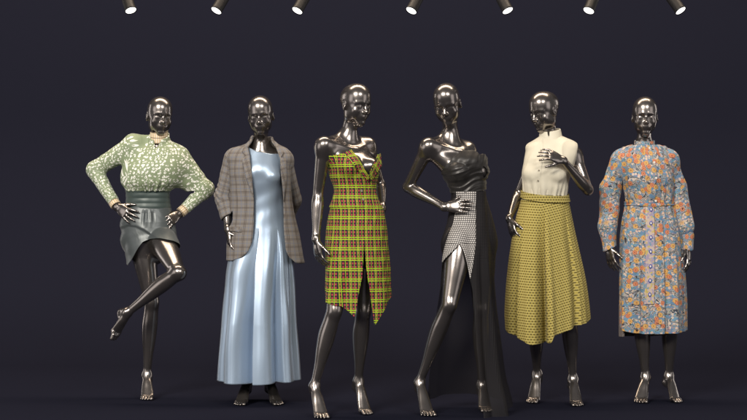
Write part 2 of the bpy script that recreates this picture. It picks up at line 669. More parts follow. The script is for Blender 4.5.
def body_fields(S, G):
    D = S['D']
    pt = lambda k: P(*S[k], D)
    hipf, hs, hf = frame_at(S, 0.0)
    chf, cs, cf = frame_at(S, 1.62)
    T = [column(torso_rows(S), k=.03)]
    bc, _, _ = frame_at(S, S.get('bust', 1.52))
    for sg in (-1, 1):
        ax = unit(cf + cs * sg * .25)
        M = np.array([unit(np.cross(ax, [0, 0, 1])), ax, [0, 0, 1]])
        T.append(ell(bc + cf * .076 + cs * sg * .064, M, (.054, .050, .052), k=.035))
        T.append(ell(hipf - hf * .052 + hs * sg * .068 - np.array([0, 0, .02]), np.array([hs, hf, [0, 0, 1]]), (.078, .075, .085), k=.035))
    nb, _, _ = frame_at(S, 2.02)
    for k, sg in (('SL', -1), ('SR', 1)):
        J = pt(k)
        T.append(rc(nb + cf * .052 + cs * sg * .014 - np.array([0, 0, .004]), J + cf * .030 + np.array([0, 0, .018]), .0070, .0090, k=.034))
        T.append(rc(nb - cf * .02 + cs * sg * .03, J + np.array([0, 0, .002]), .045, .036, k=.04))
        n3, _, _ = frame_at(S, 2.75)
        T.append(rc(n3 - cf * .022, n3 * .45 + (J + np.array([0, 0, .006])) * .55 - cf * .022, .034, .032, k=.05))
        T.append(rc(nb - cf * .00 + cs * sg * .06 - np.array([0, 0, .06]), J - np.array([0, 0, .02]), .055, .036, k=.04))
    Hd, hinfo = head(P(*S['head'][:3], D), *S['head'][3:], S=S, sc=S.get('hsc', 1.0))
    prim = {'torso': T, 'head': Hd}
    nbp, _, _ = frame_at(S, 2.4)
    FT = G.ev(T)
    FH = G.ev(Hd)
    prim['FT'] = FT
    F = join(G, FT, FH, nbp, .03, .12)
    for side, sg in (('L', -1), ('R', 1)):
        s, e, w = pt('S' + side), pt('E' + side), pt('W' + side)
        out = e - (s + w) / 2
        a = chain(s, e, w, cf * .1 + cs * sg * .02, UPARM, FOREARM, k=.012, front2=np.asarray(S['H' + side + 'h'][1]) + .01)
        a += [rc(s, s, .039, .039, k=.03)]
        hd = S['H' + side + 'h']
        a += hand(w, P(*hd[0], D), hd[1], hd[2], **(hd[3] if len(hd) > 3 else {}))
        prim['arm' + side] = a
        FA = G.ev(a)
        prim['FA' + side] = FA
        F = join(G, F, FA, s, .035, .07)
        h, k, an = pt('H' + side), pt('K' + side), pt('A' + side)
        fr = (k - (h + an) / 2) + hf * .12
        l = chain(h, k, an, fr, THIGH, SHANK, k=.02) + [ell(k + unit(fr - unit(an - h) * (fr @ unit(an - h))) * .022, np.eye(3), (.024, .024, .030), k=.03)]
        bx, bdy, td = S['B' + side]
        if len(S['B' + side]) == 3 and not isinstance(bx, (list, tuple)):
            d = D + bdy
            B = np.array([(bx - 373.5) / FPX * d, CAMY + d, .021])
        else:
            B = P(*bx, D)
        l += foot(an, B, unit(td), an - k, side_sign=-1 if side == 'L' else 1)
        prim['leg' + side] = l
        prim['B' + side] = B
        F = join(G, F, G.ev(l), h, .045, .10)
    return F, prim, hinfo


def bounds(prim_lists, pad=.03):
    lo = np.min([p['lo'] for L in prim_lists for p in L], axis=0) - pad
    hi = np.max([p['hi'] for L in prim_lists for p in L], axis=0) + pad
    return lo, hi


class NoGrid(Exception):
    pass


def figure_bounds(S):
    D = S['D']
    ks = ['SL', 'EL', 'WL', 'SR', 'ER', 'WR', 'HL', 'KL', 'AL', 'HR', 'KR', 'AR']
    pts = [P(*S[k], D) for k in ks] + [P(*S['head'][:3], D), P(*S['HLh'][0], D), P(*S['HRh'][0], D)]
    for sd in 'LR':
        b = S['B' + sd]
        if isinstance(b[0], (list, tuple)):
            pts.append(P(*b[0], D))
        else:
            pts.append(np.array([(b[0] - 373.5) / FPX * (D + b[1]), CAMY + D + b[1], .02]))
    pts = np.array(pts)
    lo = pts.min(0) - .16
    hi = pts.max(0) + .16
    lo[2] = min(0, pts[:, 2].min()) - .03
    return lo, hi


FIG = {}
FIG['m1'] = dict(D=10.1, hip=(149, 241, 0, 8), waist=(148, 199, 0, 12), chest=(156, 155, 0, 12), neck=(159, 143, .01, 12),
                 head=(159, 116.5, -.01, 24, 6, -3),
                 SL=(133, 147, -.02), EL=(93, 171, .06), WL=(117, 207, -.06), SR=(180, 156, .03), ER=(207, 190, .08), WR=(179, 214, 0),
                 HLh=((136, 220, -.15), (.35, 1, -.1), (.2, .1, 1), dict(spread=10, curl=(10, 12, 8))),
                 HRh=((163, 225, -.11), (-.15, .95, 0), (.2, .1, 1), dict(curl=(25, 25, 15))),
                 HL=(141, 238, 0), KL=(152, 303, -.02), AL=(147, 375, 0), HR=(160, 238, -.03), KR=(178, 273, -.33), AR=(127, 313, -.27),
                 BL=(147.5, -.09, (0.02, -1, 0)), BR=((116.5, 331, -.26), 0, (.05, -.35, -.9)))
FIG['m2'] = dict(D=9.85, hip=(261, 250, 0, -3), waist=(263, 199, 0, -3), chest=(259, 160, 0, 0), neck=(261, 146, .01, 0),
                 head=(261, 116, -.01, -4, 8, 3),
                 SL=(235, 161, 0), EL=(226, 200, .04), WL=(228, 230, -.05), SR=(284, 159, 0), ER=(295, 200, .12), WR=(283, 232, .2),
                 HLh=((231, 262, -.07), (1, .25, 0), (.5, -1, 0), dict(curl=(14, 22, 14), thumb=(.6, .5, .75))),
                 HRh=((265, 243, .22), (0, .4, -1), (0, 1, 1)),
                 HL=(251, 247, 0), KL=(249, 315, -.02), AL=(247, 383, 0), HR=(271, 247, 0), KR=(270, 315, -.02), AR=(270, 382, 0),
                 BL=(241.5, -.11, (-.2, -1, 0)), BR=(276, -.10, (.45, -.9, 0)))
FIG['m3'] = dict(D=9.3, hip=(357, 243, 0, 25), waist=(356, 190, 0, 32), chest=(350, 149.5, .01, 36), neck=(348, 135, .03, 38),
                 head=(355, 105, -.01, 42, 8, 0),
                 SL=(324, 145.5, -.08), EL=(318, 194, -.04), WL=(316, 240, -.09), SR=(367, 146, .10), ER=(380, 184, .2), WR=(383, 209, .1),
                 HLh=((320, 268, -.1), (.8, .5, 0), (.5, -1, 0), dict(curl=(14, 20, 12))),
                 HRh=((382, 224, .04), (-.9, .2, 0), (0, -1, .2)),
                 HL=(345, 240, -.04), KL=(334, 312, -.10), AL=(314.5, 386, -.08), HR=(366, 240, .04), KR=(363, 312, .0), AR=(358.5, 381, .08),
                 BL=(321, -.17, (.25, -1, 0)), BR=(365, .0, (.45, -.9, 0)))
FIG['m4'] = dict(D=9.4, slim=.13, hip=(471, 243, 0, 22), waist=(469, 196, 0, 28), chest=(455, 152, .0, 28), neck=(449, 136, .02, 22),
                 head=(447.5, 104, -.01, -14, 20, 4),
                 SL=(428.5, 146.5, -.06), EL=(408, 187, .04), WL=(445, 207, -.09), SR=(467, 150, .08), ER=(470, 188, .2), WR=(468, 215, .2),
                 HLh=((478, 205, -.16), (.1, 1, -.2), (.1, .1, 1), dict(curl=(4, 8, 6), spread=4, thumb=(.75, .55, .3))),
                 HRh=((460, 235, .18), (0, -1, 0), (1, 0, 0)),
                 HL=(460, 239, -.06), KL=(449, 305, -.15), AL=(419.5, 382, -.06), HR=(480, 239, .05), KR=(481, 310, .05), AR=(482, 385, .12),
                 BL=(427, -.17, (.3, -1, 0)), BR=(485, .02, (.2, -1, 0)))
FIG['m5'] = dict(D=9.75, hip=(546, 246, 0, -12), waist=(545, 195, 0, -12), chest=(549, 157, 0, -14), neck=(552, 140, .02, -16),
                 head=(545, 111.5, -.01, -52, 14, 0),
                 SL=(536, 155, .04), EL=(519, 194, .10), WL=(509, 219, -.02), SR=(574, 155, .02), ER=(588, 190, -.04), WR=(563, 160, -.18),
                 HLh=((517, 247, -.06), (.9, .4, 0), (.5, -1, 0), dict(curl=(14, 20, 12))),
                 HRh=((541, 151, -.23), (-.1, .8, -.5), (-.2, -.3, -1), dict(curl=(12, 24, 16), spread=8)),
                 HL=(535, 247, 0), KL=(535, 315, .08), AL=(537, 374, .18), HR=(558, 247, 0), KR=(569, 315, 0), AR=(573, 379, .06),
                 BL=(533.5, .10, (-.35, -.9, 0)), BR=(576, -.05, (.15, -1, 0)))
FIG['m6'] = dict(D=9.95, hip=(652, 246, 0, 2), waist=(650, 204, 0, 2), chest=(645, 160, 0, 0), neck=(644, 144, .01, 0),
                 head=(644.7, 117, -.01, -4, 3, 0),
                 SL=(621, 160, 0), EL=(610, 202, .04), WL=(608, 246, -.02), SR=(669, 160, 0), ER=(681, 202, .04), WR=(688, 246, -.02),
                 HLh=((613, 272, -.04), (.8, .5, 0), (.5, -1, 0), dict(curl=(10, 14, 8))),
                 HRh=((690, 274, -.04), (-.9, .4, 0), (-.5, -1, 0), dict(curl=(10, 14, 8))),
                 HL=(641, 247, 0), KL=(641, 315, -.02), AL=(645.5, 377, 0), HR=(663, 247, 0), KR=(671, 315, -.03), AR=(669, 376, .04),
                 BL=(641, -.09, (-.12, -1, 0)), BR=(675, -.07, (.4, -.9, 0)))

# ------------------------------------------------------------------ materials
M = {}
m = new_mat("black_chrome", (0.275, 0.25, 0.235), 0.18, .93)
t = NT(m)
nz = t.noise(t.uv(coord='Object'), 9, 3, .6)
t.put(t.b.inputs['Roughness'], t.m('ADD', t.m('MULTIPLY', nz, .08), .19))
M['chrome'] = m

m = new_mat("backdrop_paper", (0.0119, 0.0128, 0.0222), 0.95, 0, .0)
M['backdrop'] = m


def backdrop():
    ys, zs = [-16.0, 2.6], [0.0, 0.0]
    prof = [(-16.0, 0.0), (-8, 0.0), (0.0, 0.0), (2.2, 0.0)]
    for i in range(1, 25):
        a = i / 24 * math.pi / 2
        prof.append((2.2 + 2.0 * math.sin(a), 2.0 - 2.0 * math.cos(a)))
    prof += [(4.2, 4.0), (4.2, 8.0)]
    V = [(x, y, z) for (y, z) in prof for x in (-14, 14)]
    F = [(2 * i, 2 * i + 1, 2 * i + 3, 2 * i + 2) for i in range(len(prof) - 1)]
    o = to_object("floor", V, F, M['backdrop'])
    o["kind"] = "structure"
    return o


backdrop()


# ------------------------------------------------------------------ fabrics
def weave_bump(t, uvv, s=1400, st=.25):
    x, y, _ = t.xyz(uvv)
    a = t.m('SINE', t.m('MULTIPLY', x, s)); b = t.m('SINE', t.m('MULTIPLY', y, s))
    t.bump(t.m('ADD', a, b), st, .0006)


# green blouse with white speckles
m = new_mat("green_speckled_silk", (.2, .25, .14), .60, sheen=.06)
t = NT(m)
uv = t.uv()
col = t.mix(t.noise(uv, 30, 3), (.20, .255, .150), (.27, .325, .20))
for k, (sc, lo, hi, w) in enumerate([(42, .20, .23, .11), (60, .18, .21, .10)]):
    u2 = t.uv(1, 1, .37 * k, .21 * k)
    nzv = t.n('ShaderNodeTexNoise'); t.link(u2, nzv.inputs[0]); nzv.inputs['Scale'].default_value = 60
    va = t.n('ShaderNodeVectorMath', operation='SCALE'); t.link(nzv.outputs[1], va.inputs[0]); va.inputs[3].default_value = .006
    vb = t.n('ShaderNodeVectorMath', operation='ADD'); t.link(u2, vb.inputs[0]); t.link(va.outputs[0], vb.inputs[1])
    v = t.vor(vb.outputs[0], sc, .95)
    d = v.outputs['Distance']
    ring = t.m('SUBTRACT', 1.0, t.step(d, lo + w * .6, hi + w * .6))
    # bite a crescent out of each spot
    pos = v.outputs['Position']
    rel = t.n('ShaderNodeVectorMath', operation='SUBTRACT'); t.link(vb.outputs[0], rel.inputs[0]); t.link(pos, rel.inputs[1])
    rx, ry, _ = t.xyz(rel.outputs[0])
    rr, rg, _ = t.xyz(v.outputs['Color'])
    ox = t.m('MULTIPLY', t.m('SUBTRACT', rr, .5), .010); oy = t.m('MULTIPLY', t.m('SUBTRACT', rg, .5), .010)
    dd = t.m('SQRT', t.m('ADD', t.m('POWER', t.m('ABSOLUTE', t.m('SUBTRACT', rx, ox)), 2), t.m('POWER', t.m('ABSOLUTE', t.m('SUBTRACT', ry, oy)), 2)))
    bite = t.step(dd, .0026, .0032)
    on = t.step(rg, .35, .37)
    col = t.mix(t.m('MULTIPLY', t.m('MULTIPLY', ring, bite), on), col, (.86, .86, .80))
t.link(col, t.b.inputs['Base Color'])
M['green'] = m

m = new_mat("cream_gold_trim", (.62, .50, .34), .5, sheen=.2)
t = NT(m)
x, y, _ = t.xyz(t.uv())
c = t.mix(t.stripes(x, .014, .0, .35, .05), (.66, .57, .44), (.50, .33, .12))
c = t.mix(t.stripes(y, .030, .0, .14, .03), c, (.10, .065, .03))
t.link(c, t.b.inputs['Base Color'])
M['trim'] = m

m = new_mat("grey_green_satin", (.070, .083, .087), .38, .25, sheen=.15)
t = NT(m)
uv = t.uv(coord='Object')
t.bump(t.noise(uv, 7, 3, .55, .6), .25, .02)
M['satin_grey'] = m
m = new_mat("teal_ribbed_band", (.045, .066, .063), .42, .15, sheen=.15)
M['teal'] = m

m = new_mat("light_blue_satin", (.35, .45, .58), .36, .55, sheen=.15)
t = NT(m)
x, y, z = t.xyz(t.uv(coord='Object'))
t.bump(t.noise(t.comb(t.m('MULTIPLY', x, 16), t.m('MULTIPLY', y, 16), t.m('MULTIPLY', z, 2.5)), 1, 3, .5, .3), .10, .012)
M['blue_satin'] = m

# brown-grey check wool
m = new_mat("brown_grey_check_wool", (.25, .21, .18), .85, spec=.2, sheen=.08)
t = NT(m)
uvv = t.uv()
x, y, _ = t.xyz(uvv)
base = t.mix(t.noise(uvv, 900, 2, .7), (.150, .137, .125), (.265, .246, .23))
P1 = .046
fine = t.stripes(x, .0062, .0, .5, .1)
g1 = t.stripes(x, P1, .0, .30, .02)
g2 = t.stripes(y, P1, .0, .30, .02)
base = t.mix(t.m('MULTIPLY', t.m('MULTIPLY', g1, fine), .8), base, (.075, .058, .05))
fy = t.stripes(y, .0062, .0, .5, .1)
base = t.mix(t.m('MULTIPLY', t.m('MULTIPLY', g2, fy), .8), base, (.075, .058, .05))
b1 = t.stripes(x, P1, .62, .66, .01)
b2 = t.stripes(y, P1, .62, .66, .01)
base = t.mix(t.m('MULTIPLY', t.m('MAXIMUM', b1, b2), .6), base, (.11, .17, .30))
t.link(base, t.b.inputs['Base Color'])
t.bump(t.noise(uvv, 700, 2), .35, .001)
M['check'] = m

# lime / red plaid
m = new_mat("lime_red_plaid", (.5, .5, .1), .75, spec=.3, sheen=.04)
t = NT(m)
uvv = t.uv()
x, y, _ = t.xyz(uvv)
PX, PY = .048, .0575
dark = (.020, .014, .018)
rx = t.stripes(x, PX / 3, .10, .60, .05)
ry = t.stripes(y, PY / 3, .10, .60, .05)
red = (.40, .045, .060)
col = t.mix(t.m('MULTIPLY', t.m('MAXIMUM', t.m('MULTIPLY', rx, .75), t.m('MULTIPLY', ry, .0)), 1.0), dark, (.055, .014, .018))
col = t.mix(t.m('MULTIPLY', rx, ry), col, red)
lx = t.m('MAXIMUM', t.stripes(x, PX, .04, .095, .012), t.stripes(x, PX, .21, .265, .012))
lx = t.m('MAXIMUM', lx, t.stripes(x, PX, .62, .665, .012))
ly = t.m('MAXIMUM', t.stripes(y, PY, .05, .12, .012), t.stripes(y, PY, .25, .32, .012))
lime = t.mix(t.noise(uvv, 260, 2, .7), (.27, .48, .008), (.43, .66, .02))
col = t.mix(t.m('MULTIPLY', lx, t.m('ADD', .85, t.m('MULTIPLY', t.stripes(y, .0050, .0, .55, .1), .15))), col, lime)
col = t.mix(ly, col, lime)
t.link(col, t.b.inputs['Base Color'])
weave_bump(t, uvv, 900, .3)
M['plaid'] = m

m = new_mat("charcoal_silk", (.022, .0205, .020), .40, .2, sheen=.05)
t = NT(m)
t.bump(t.noise(t.uv(coord='Object'), 60, 3), .12, .004)
M['silk'] = m

# black cloth with woven dots
m = new_mat("black_dotted_gown_cloth", (.02, .02, .02), .42, .0, spec=.10)
t = NT(m)
x, y, _ = t.xyz(t.uv())
dots = t.m('MULTIPLY', t.stripes(x, .0085, .1, .62, .1), t.stripes(y, .0085, .1, .62, .1))
t.link(t.mix(dots, (.010, .0095, .012), (.045, .042, .042)), t.b.inputs['Base Color'])
t.put(t.b.inputs['Roughness'], t.m('SUBTRACT', .62, t.m('MULTIPLY', dots, .22)))
oz = t.xyz(t.uv(coord='Object'))[2]
sheer = t.step(oz, .62, .98)
t.put(t.b.inputs['Alpha'], t.m('ADD', .40, t.m('MULTIPLY', sheer, .60)))
M['gown'] = m
m = new_mat("white_dotted_panel", (.5, .5, .5), .6)
t = NT(m)
x, y, _ = t.xyz(t.uv())
dots = t.m('MULTIPLY', t.stripes(x, .0118, .14, .76, .12), t.stripes(y, .0118, .14, .76, .12))
t.link(t.mix(dots, (.035, .033, .034), (.60, .575, .55)), t.b.inputs['Base Color'])
M['dotpanel'] = m

m = new_mat("cream_silk", (.66, .62, .50), .50, sheen=.1)
t = NT(m)
x, y, z = t.xyz(t.uv(coord='Object'))
t.bump(t.noise(t.comb(t.m('MULTIPLY', x, 20), t.m('MULTIPLY', y, 20), t.m('MULTIPLY', z, 6)), 1, 3, .5, .5), .3, .008)
M['cream'] = m

# mustard tweed with rows of dark slots
m = new_mat("mustard_tweed", (.5, .4, .1), .85, spec=.25, sheen=.05)
t = NT(m)
uvv = t.uv()
x, y, _ = t.xyz(uvv)
ry, rx = .0150, .0155
row = t.m('FLOOR', t.m('DIVIDE', y, ry))
xs = t.m('ADD', x, t.m('MULTIPLY', t.m('MODULO', row, 2), rx / 2))
slot = t.m('MULTIPLY', t.stripes(xs, rx, .14, .66, .06), t.stripes(y, ry, .04, .46, .08))
nz = t.noise(uvv, 500, 3, .7)
yel = t.mix(nz, (.27, .205, .030), (.47, .38, .10))
line = t.stripes(y, ry, .52, .92, .08)
col = t.mix(t.m('MULTIPLY', line, .55), yel, (.50, .44, .18))
col = t.mix(t.m('MULTIPLY', slot, .92), col, (.060, .048, .020))
t.link(col, t.b.inputs['Base Color'])
t.bump(t.m('SUBTRACT', t.m('MULTIPLY', nz, .6), slot), .5, .003)
M['tweed'] = m


# flower print
def flower_mat(name, ground, sc=1.0):
    m = new_mat(name, ground, .7, spec=.3, sheen=.04)
    t = NT(m)
    uvv = t.uv()
    nz = t.n('ShaderNodeTexNoise'); t.link(uvv, nz.inputs[0]); nz.inputs['Scale'].default_value = 45
    va = t.n('ShaderNodeVectorMath', operation='MULTIPLY_ADD'); t.link(nz.outputs[1], va.inputs[0]); va.inputs[1].default_value = (.012,) * 3; t.link(uvv, va.inputs[2])
    warp = va.outputs[0]
    base = t.mix(t.step(t.noise(uvv, 26, 2), .44, .52), ground, (.115, .21, .33))
    # peach and cream petals scattered densely
    v0 = t.vor(warp, 54, 1)
    r0, g0, b0 = t.xyz(v0.outputs['Color'])
    pet = t.m('MULTIPLY', t.m('SUBTRACT', 1, t.step(v0.outputs['Distance'], .36, .44)), t.step(r0, .48, .50))
    base = t.mix(pet, base, t.mix(g0, (.62, .40, .28), (.56, .50, .44)))
    v9 = t.vor(t.uv(1, 1, .13, .41), 70, 1)
    r9, g9, b9 = t.xyz(v9.outputs['Color'])
    sm = t.m('MULTIPLY', t.m('SUBTRACT', 1, t.step(v9.outputs['Distance'], .22, .30)), t.step(r9, .45, .48))
    base = t.mix(sm, base, t.mix(t.step(g9, .48, .52), (.38, .22, .30), (.10, .20, .13)))
    # grey wave bands with dark outline
    x, y, _ = t.xyz(uvv)
    w = t.n('ShaderNodeTexNoise'); t.link(uvv, w.inputs[0]); w.inputs['Scale'].default_value = 17; w.inputs['Detail'].default_value = 1
    w.inputs['Distortion'].default_value = 2.2
    wv = w.outputs[0]
    bandm = t.stripes(t.m('ADD', y, t.m('MULTIPLY', t.m('SINE', t.m('MULTIPLY', x, 60)), .008)), .085, .06, .86, .04)
    iso = lambda c, hw, s_: t.m('SUBTRACT', 1, t.step(t.m('ABSOLUTE', t.m('SUBTRACT', wv, c)), hw, hw + s_))
    base = t.mix(t.m('MULTIPLY', bandm, iso(.555, .045, .006)), base, (.34, .33, .30))
    base = t.mix(t.m('MULTIPLY', bandm, iso(.54, .008, .006)), base, (.10, .11, .14))
    base = t.mix(t.m('MULTIPLY', bandm, iso(.500, .015, .006)), base, (.035, .04, .055))
    base = t.mix(t.m('MULTIPLY', bandm, iso(.445, .014, .008)), base, (.52, .42, .34))
    # big blossoms
    for (k, s_, th, outer, ringc, cen) in [(0, 22, .55, (.52, .27, .06), (.58, .38, .15), (.40, .17, .05)),
                                           (1, 24, .66, (.46, .13, .05), (.54, .25, .14), (.40, .10, .05))]:
        v = t.vor(t.uv(1, 1.0, .31 * k + .05, .17 * k), s_, .75)
        pos = v.outputs['Position']
        src = t.uv(1, 1.0, .31 * k + .05, .17 * k)
        rel = t.n('ShaderNodeVectorMath', operation='SUBTRACT'); t.link(src, rel.inputs[0]); t.link(pos, rel.inputs[1])
        px_, py_, _ = t.xyz(rel.outputs[0])
        an = t.m('ARCTAN2', py_, px_)
        rr, gg, _ = t.xyz(v.outputs['Color'])
        d = t.m('ADD', v.outputs['Distance'], t.m('MULTIPLY', t.m('SINE', t.m('MULTIPLY', an, 7)), .022))
        on = t.step(rr, th, th + .02)
        base = t.mix(t.m('MULTIPLY', on, t.m('SUBTRACT', 1, t.step(d, .30, .34))), base, outer)
        base = t.mix(t.m('MULTIPLY', on, t.m('SUBTRACT', 1, t.step(d, .20, .23))), base, ringc)
        base = t.mix(t.m('MULTIPLY', on, t.m('SUBTRACT', 1, t.step(d, .10, .13))), base, cen)
    # dark twigs
    tw = t.stripes(t.m('ADD', t.m('MULTIPLY', x, .5), t.m('ADD', y, t.m('MULTIPLY', w.outputs[0], .05))), .105, .80, .835, .01)
    gate = t.step(t.noise(t.uv(1, 1, .7, .2), 30, 1), .52, .56)
    base = t.mix(t.m('MULTIPLY', tw, gate), base, (.03, .03, .035))
    t.link(base, t.b.inputs['Base Color'])
    return m


M['flower'] = flower_mat("blue_orange_flower_print", (.135, .27, .39))
m = new_mat("lilac_placket", (.45, .38, .46), .7)
t = NT(m)
uvv = t.uv()
v0 = t.vor(uvv, 90, 1)
r0, g0, _ = t.xyz(v0.outputs['Color'])
c = t.mix(t.step(r0, .45, .5), (.33, .28, .38), (.50, .40, .34))
c = t.mix(t.step(g0, .70, .72), c, (.48, .38, .12))
c = t.mix(t.step(g0, .86, .88), c, (.16, .26, .36))
t.link(c, t.b.inputs['Base Color'])
M['placket'] = m
M['blue_button'] = new_mat("blue_button", (.06, .07, .33), .25, coat=.5)
M['white_button'] = new_mat("pearl_button", (.75, .73, .68), .25, coat=.5)
M['grey_button'] = new_mat("grey_button", (.22, .19, .14), .35)

m = new_mat("brown_lace", (.2, .17, .16), .8)
t = NT(m)
uvv = t.uv()
v = t.vor(uvv, 120, .8, 'DISTANCE_TO_EDGE')
t.link(t.mix(t.step(v.outputs['Distance'], .05, .16), (.26, .22, .21), (.045, .040, .042)), t.b.inputs['Base Color'])
M['lace'] = m
M['black_metal'] = new_mat("black_spotlight_metal", (.006, .0055, .006), .5, .2)
m = new_mat("lit_lens", (.9, .9, .9), .4)
m.node_tree.nodes["Principled BSDF"].inputs['Emission Color'].default_value = (1, .97, .92, 1)
m.node_tree.nodes["Principled BSDF"].inputs['Emission Strength'].default_value = 3.0
M['lens'] = m


# ------------------------------------------------------------------ cloth builders
def zof(py, D):
    return CAMZ - (np.asarray(py, float) - 210.0) / FPX * D


def xof(px, D):
    return (np.asarray(px, float) - 373.5) / FPX * D


def pxcol(D, rows, k=0.03, power=2.0, yaw=0.0):
    """column from photo rows: (py, left px, right px, front, back[, dy])"""
    t = []
    for r in rows:
        dy = r[5] if len(r) > 5 else 0.0
        t.append((float(zof(r[0], D)), float(xof((r[1] + r[2]) / 2, D)), CAMY + D + dy, yaw, (r[2] - r[1]) / 2 / FPX * D, r[3], r[4]))
    return column(t, k, power)


def crop(G, lo, hi):
    a = np.clip(np.floor((np.asarray(lo) - G.lo) / G.h).astype(int), 0, G.n - 2)
    b = np.clip(np.ceil((np.asarray(hi) - G.lo) / G.h).astype(int), 2, G.n)
    g = Grid.__new__(Grid)
    g.h = G.h; g.lo = G.lo + a * G.h; g.n = b - a
    g.x = G.x[a[0]:b[0]]; g.y = G.y[:, a[1]:b[1]]; g.z = G.z[:, :, a[2]:b[2]]
    return g, (slice(a[0], b[0]), slice(a[1], b[1]), slice(a[2], b[2]))


def fine(G, lo, hi, h):
    return Grid(np.maximum(lo, G.lo), np.minimum(hi, G.lo + (G.n - 1) * G.h), h)


def shell(F, t):
    return np.maximum(F, -(F + t))


def plane(G, p, n):
    n = unit(n)
    return (G.x - p[0]) * n[0] + (G.y - p[1]) * n[1] + (G.z - p[2]) * n[2]


def smooth_quads(V, Q, it=2, lam=0.5):
    n = len(V)
    e = np.concatenate([Q[:, [0, 1]], Q[:, [1, 2]], Q[:, [2, 3]], Q[:, [3, 0]]])
    e = np.concatenate([e, e[:, ::-1]])
    cnt = np.bincount(e[:, 0], minlength=n)[:, None]
    for _ in range(it):
        s = np.stack([np.bincount(e[:, 0], weights=V[e[:, 1], i], minlength=n) for i in range(3)], 1)
        V = V * (1 - lam) + lam * s / np.maximum(cnt, 1)
    return V


def torso_uv(S, p):
    q, r = spine(S)
    z = r[:, 0]
    o = np.argsort(z)
    cx = np.interp(p[:, 2], z[o], r[o, 1]); cy = np.interp(p[:, 2], z[o], r[o, 2])
    w = np.radians(np.interp(p[:, 2], z[o], r[o, 3]))
    x, y = p[:, 0] - cx, p[:, 1] - cy
    u = x * np.cos(w) + y * np.sin(w)
    v = x * np.sin(w) - y * np.cos(w)
    return np.stack([np.arctan2(u, v) * 0.14, p[:, 2]], 1)


def seg_dist(p, a, b):
    ab = b - a
    t = np.clip((p - a) @ ab / (ab @ ab), 0, 1)
    return np.linalg.norm(p - a - t[:, None] * ab, axis=1), t


def arm_uv(p, pts):
    best = None
    acc = 0.0
    for a, b in zip(pts[:-1], pts[1:]):
        a = np.asarray(a, float); b = np.asarray(b, float)
        ax = unit(b - a)
        f = np.array([0, -1.0, 0]); f = unit(f - ax * (f @ ax)); s = np.cross(ax, f)
        d, t = seg_dist(p, a, b)
        uv = np.stack([np.arctan2((p - a) @ s, (p - a) @ f) * 0.058, -(acc + (p - a) @ ax) + 3.0], 1)
        if best is None:
            best = [d, uv]
        else:
            m = d < best[0]
            best[0] = np.where(m, d, best[0]); best[1] = np.where(m[:, None], uv, best[1])
        acc += np.linalg.norm(b - a)
    return best


def sdf_cloth(name, G, F, mat, parent, base, S=None, arms=(), disp=None, it=2, label=None, bias=.06):
    V, Q, N = G.mesh(F)
    V = smooth_quads(V, Q, it)
    C = V[Q].mean(1)
    uv = None
    if S is not None:
        tv = torso_uv(S, V)
        uv = tv[Q]
        tc = torso_uv(S, C)
        du = uv[:, :, 0] - tc[:, None, 0]
        uv[:, :, 0] -= np.round(du / (2 * math.pi * .14)) * 2 * math.pi * .14
        for (pts, rad) in arms:
            d, _ = arm_uv(C, pts)
            m = rad(C, d) if callable(rad) else d < rad
            _, au = arm_uv(V, pts)
            _, ac = arm_uv(C[m], pts)
            a = au[Q[m]]
            a[:, :, 0] -= np.round((a[:, :, 0] - ac[:, None, 0]) / (2 * math.pi * .058)) * 2 * math.pi * .058
            uv[m] = a
        uv = uv.reshape(-1, 2)
    if disp is not None:
        V = V + N * disp(V)[:, None]
    return to_object(name, V, Q, mat, parent, uv=uv, base=base, label=label)


def wrinkle(V, s=14, amp=.004, stretch=(1, 1, .5), seed=0):
    """soft cloth wrinkles: ridged noise"""
    x, y, z = (V[:, i] * s * stretch[i] + seed * 7.3 for i in range(3))
    w = vnoise(x * .6 + 9, y * .6, z * .6)
    n = 1 - np.abs(vnoise(x + w, y + w, z + w)) * 2
    n2 = 1 - np.abs(vnoise(x * 2.1 + w * 2, y * 2.1, z * 2.1 + 5)) * 2
    return amp * (n * .7 + n2 * .3)


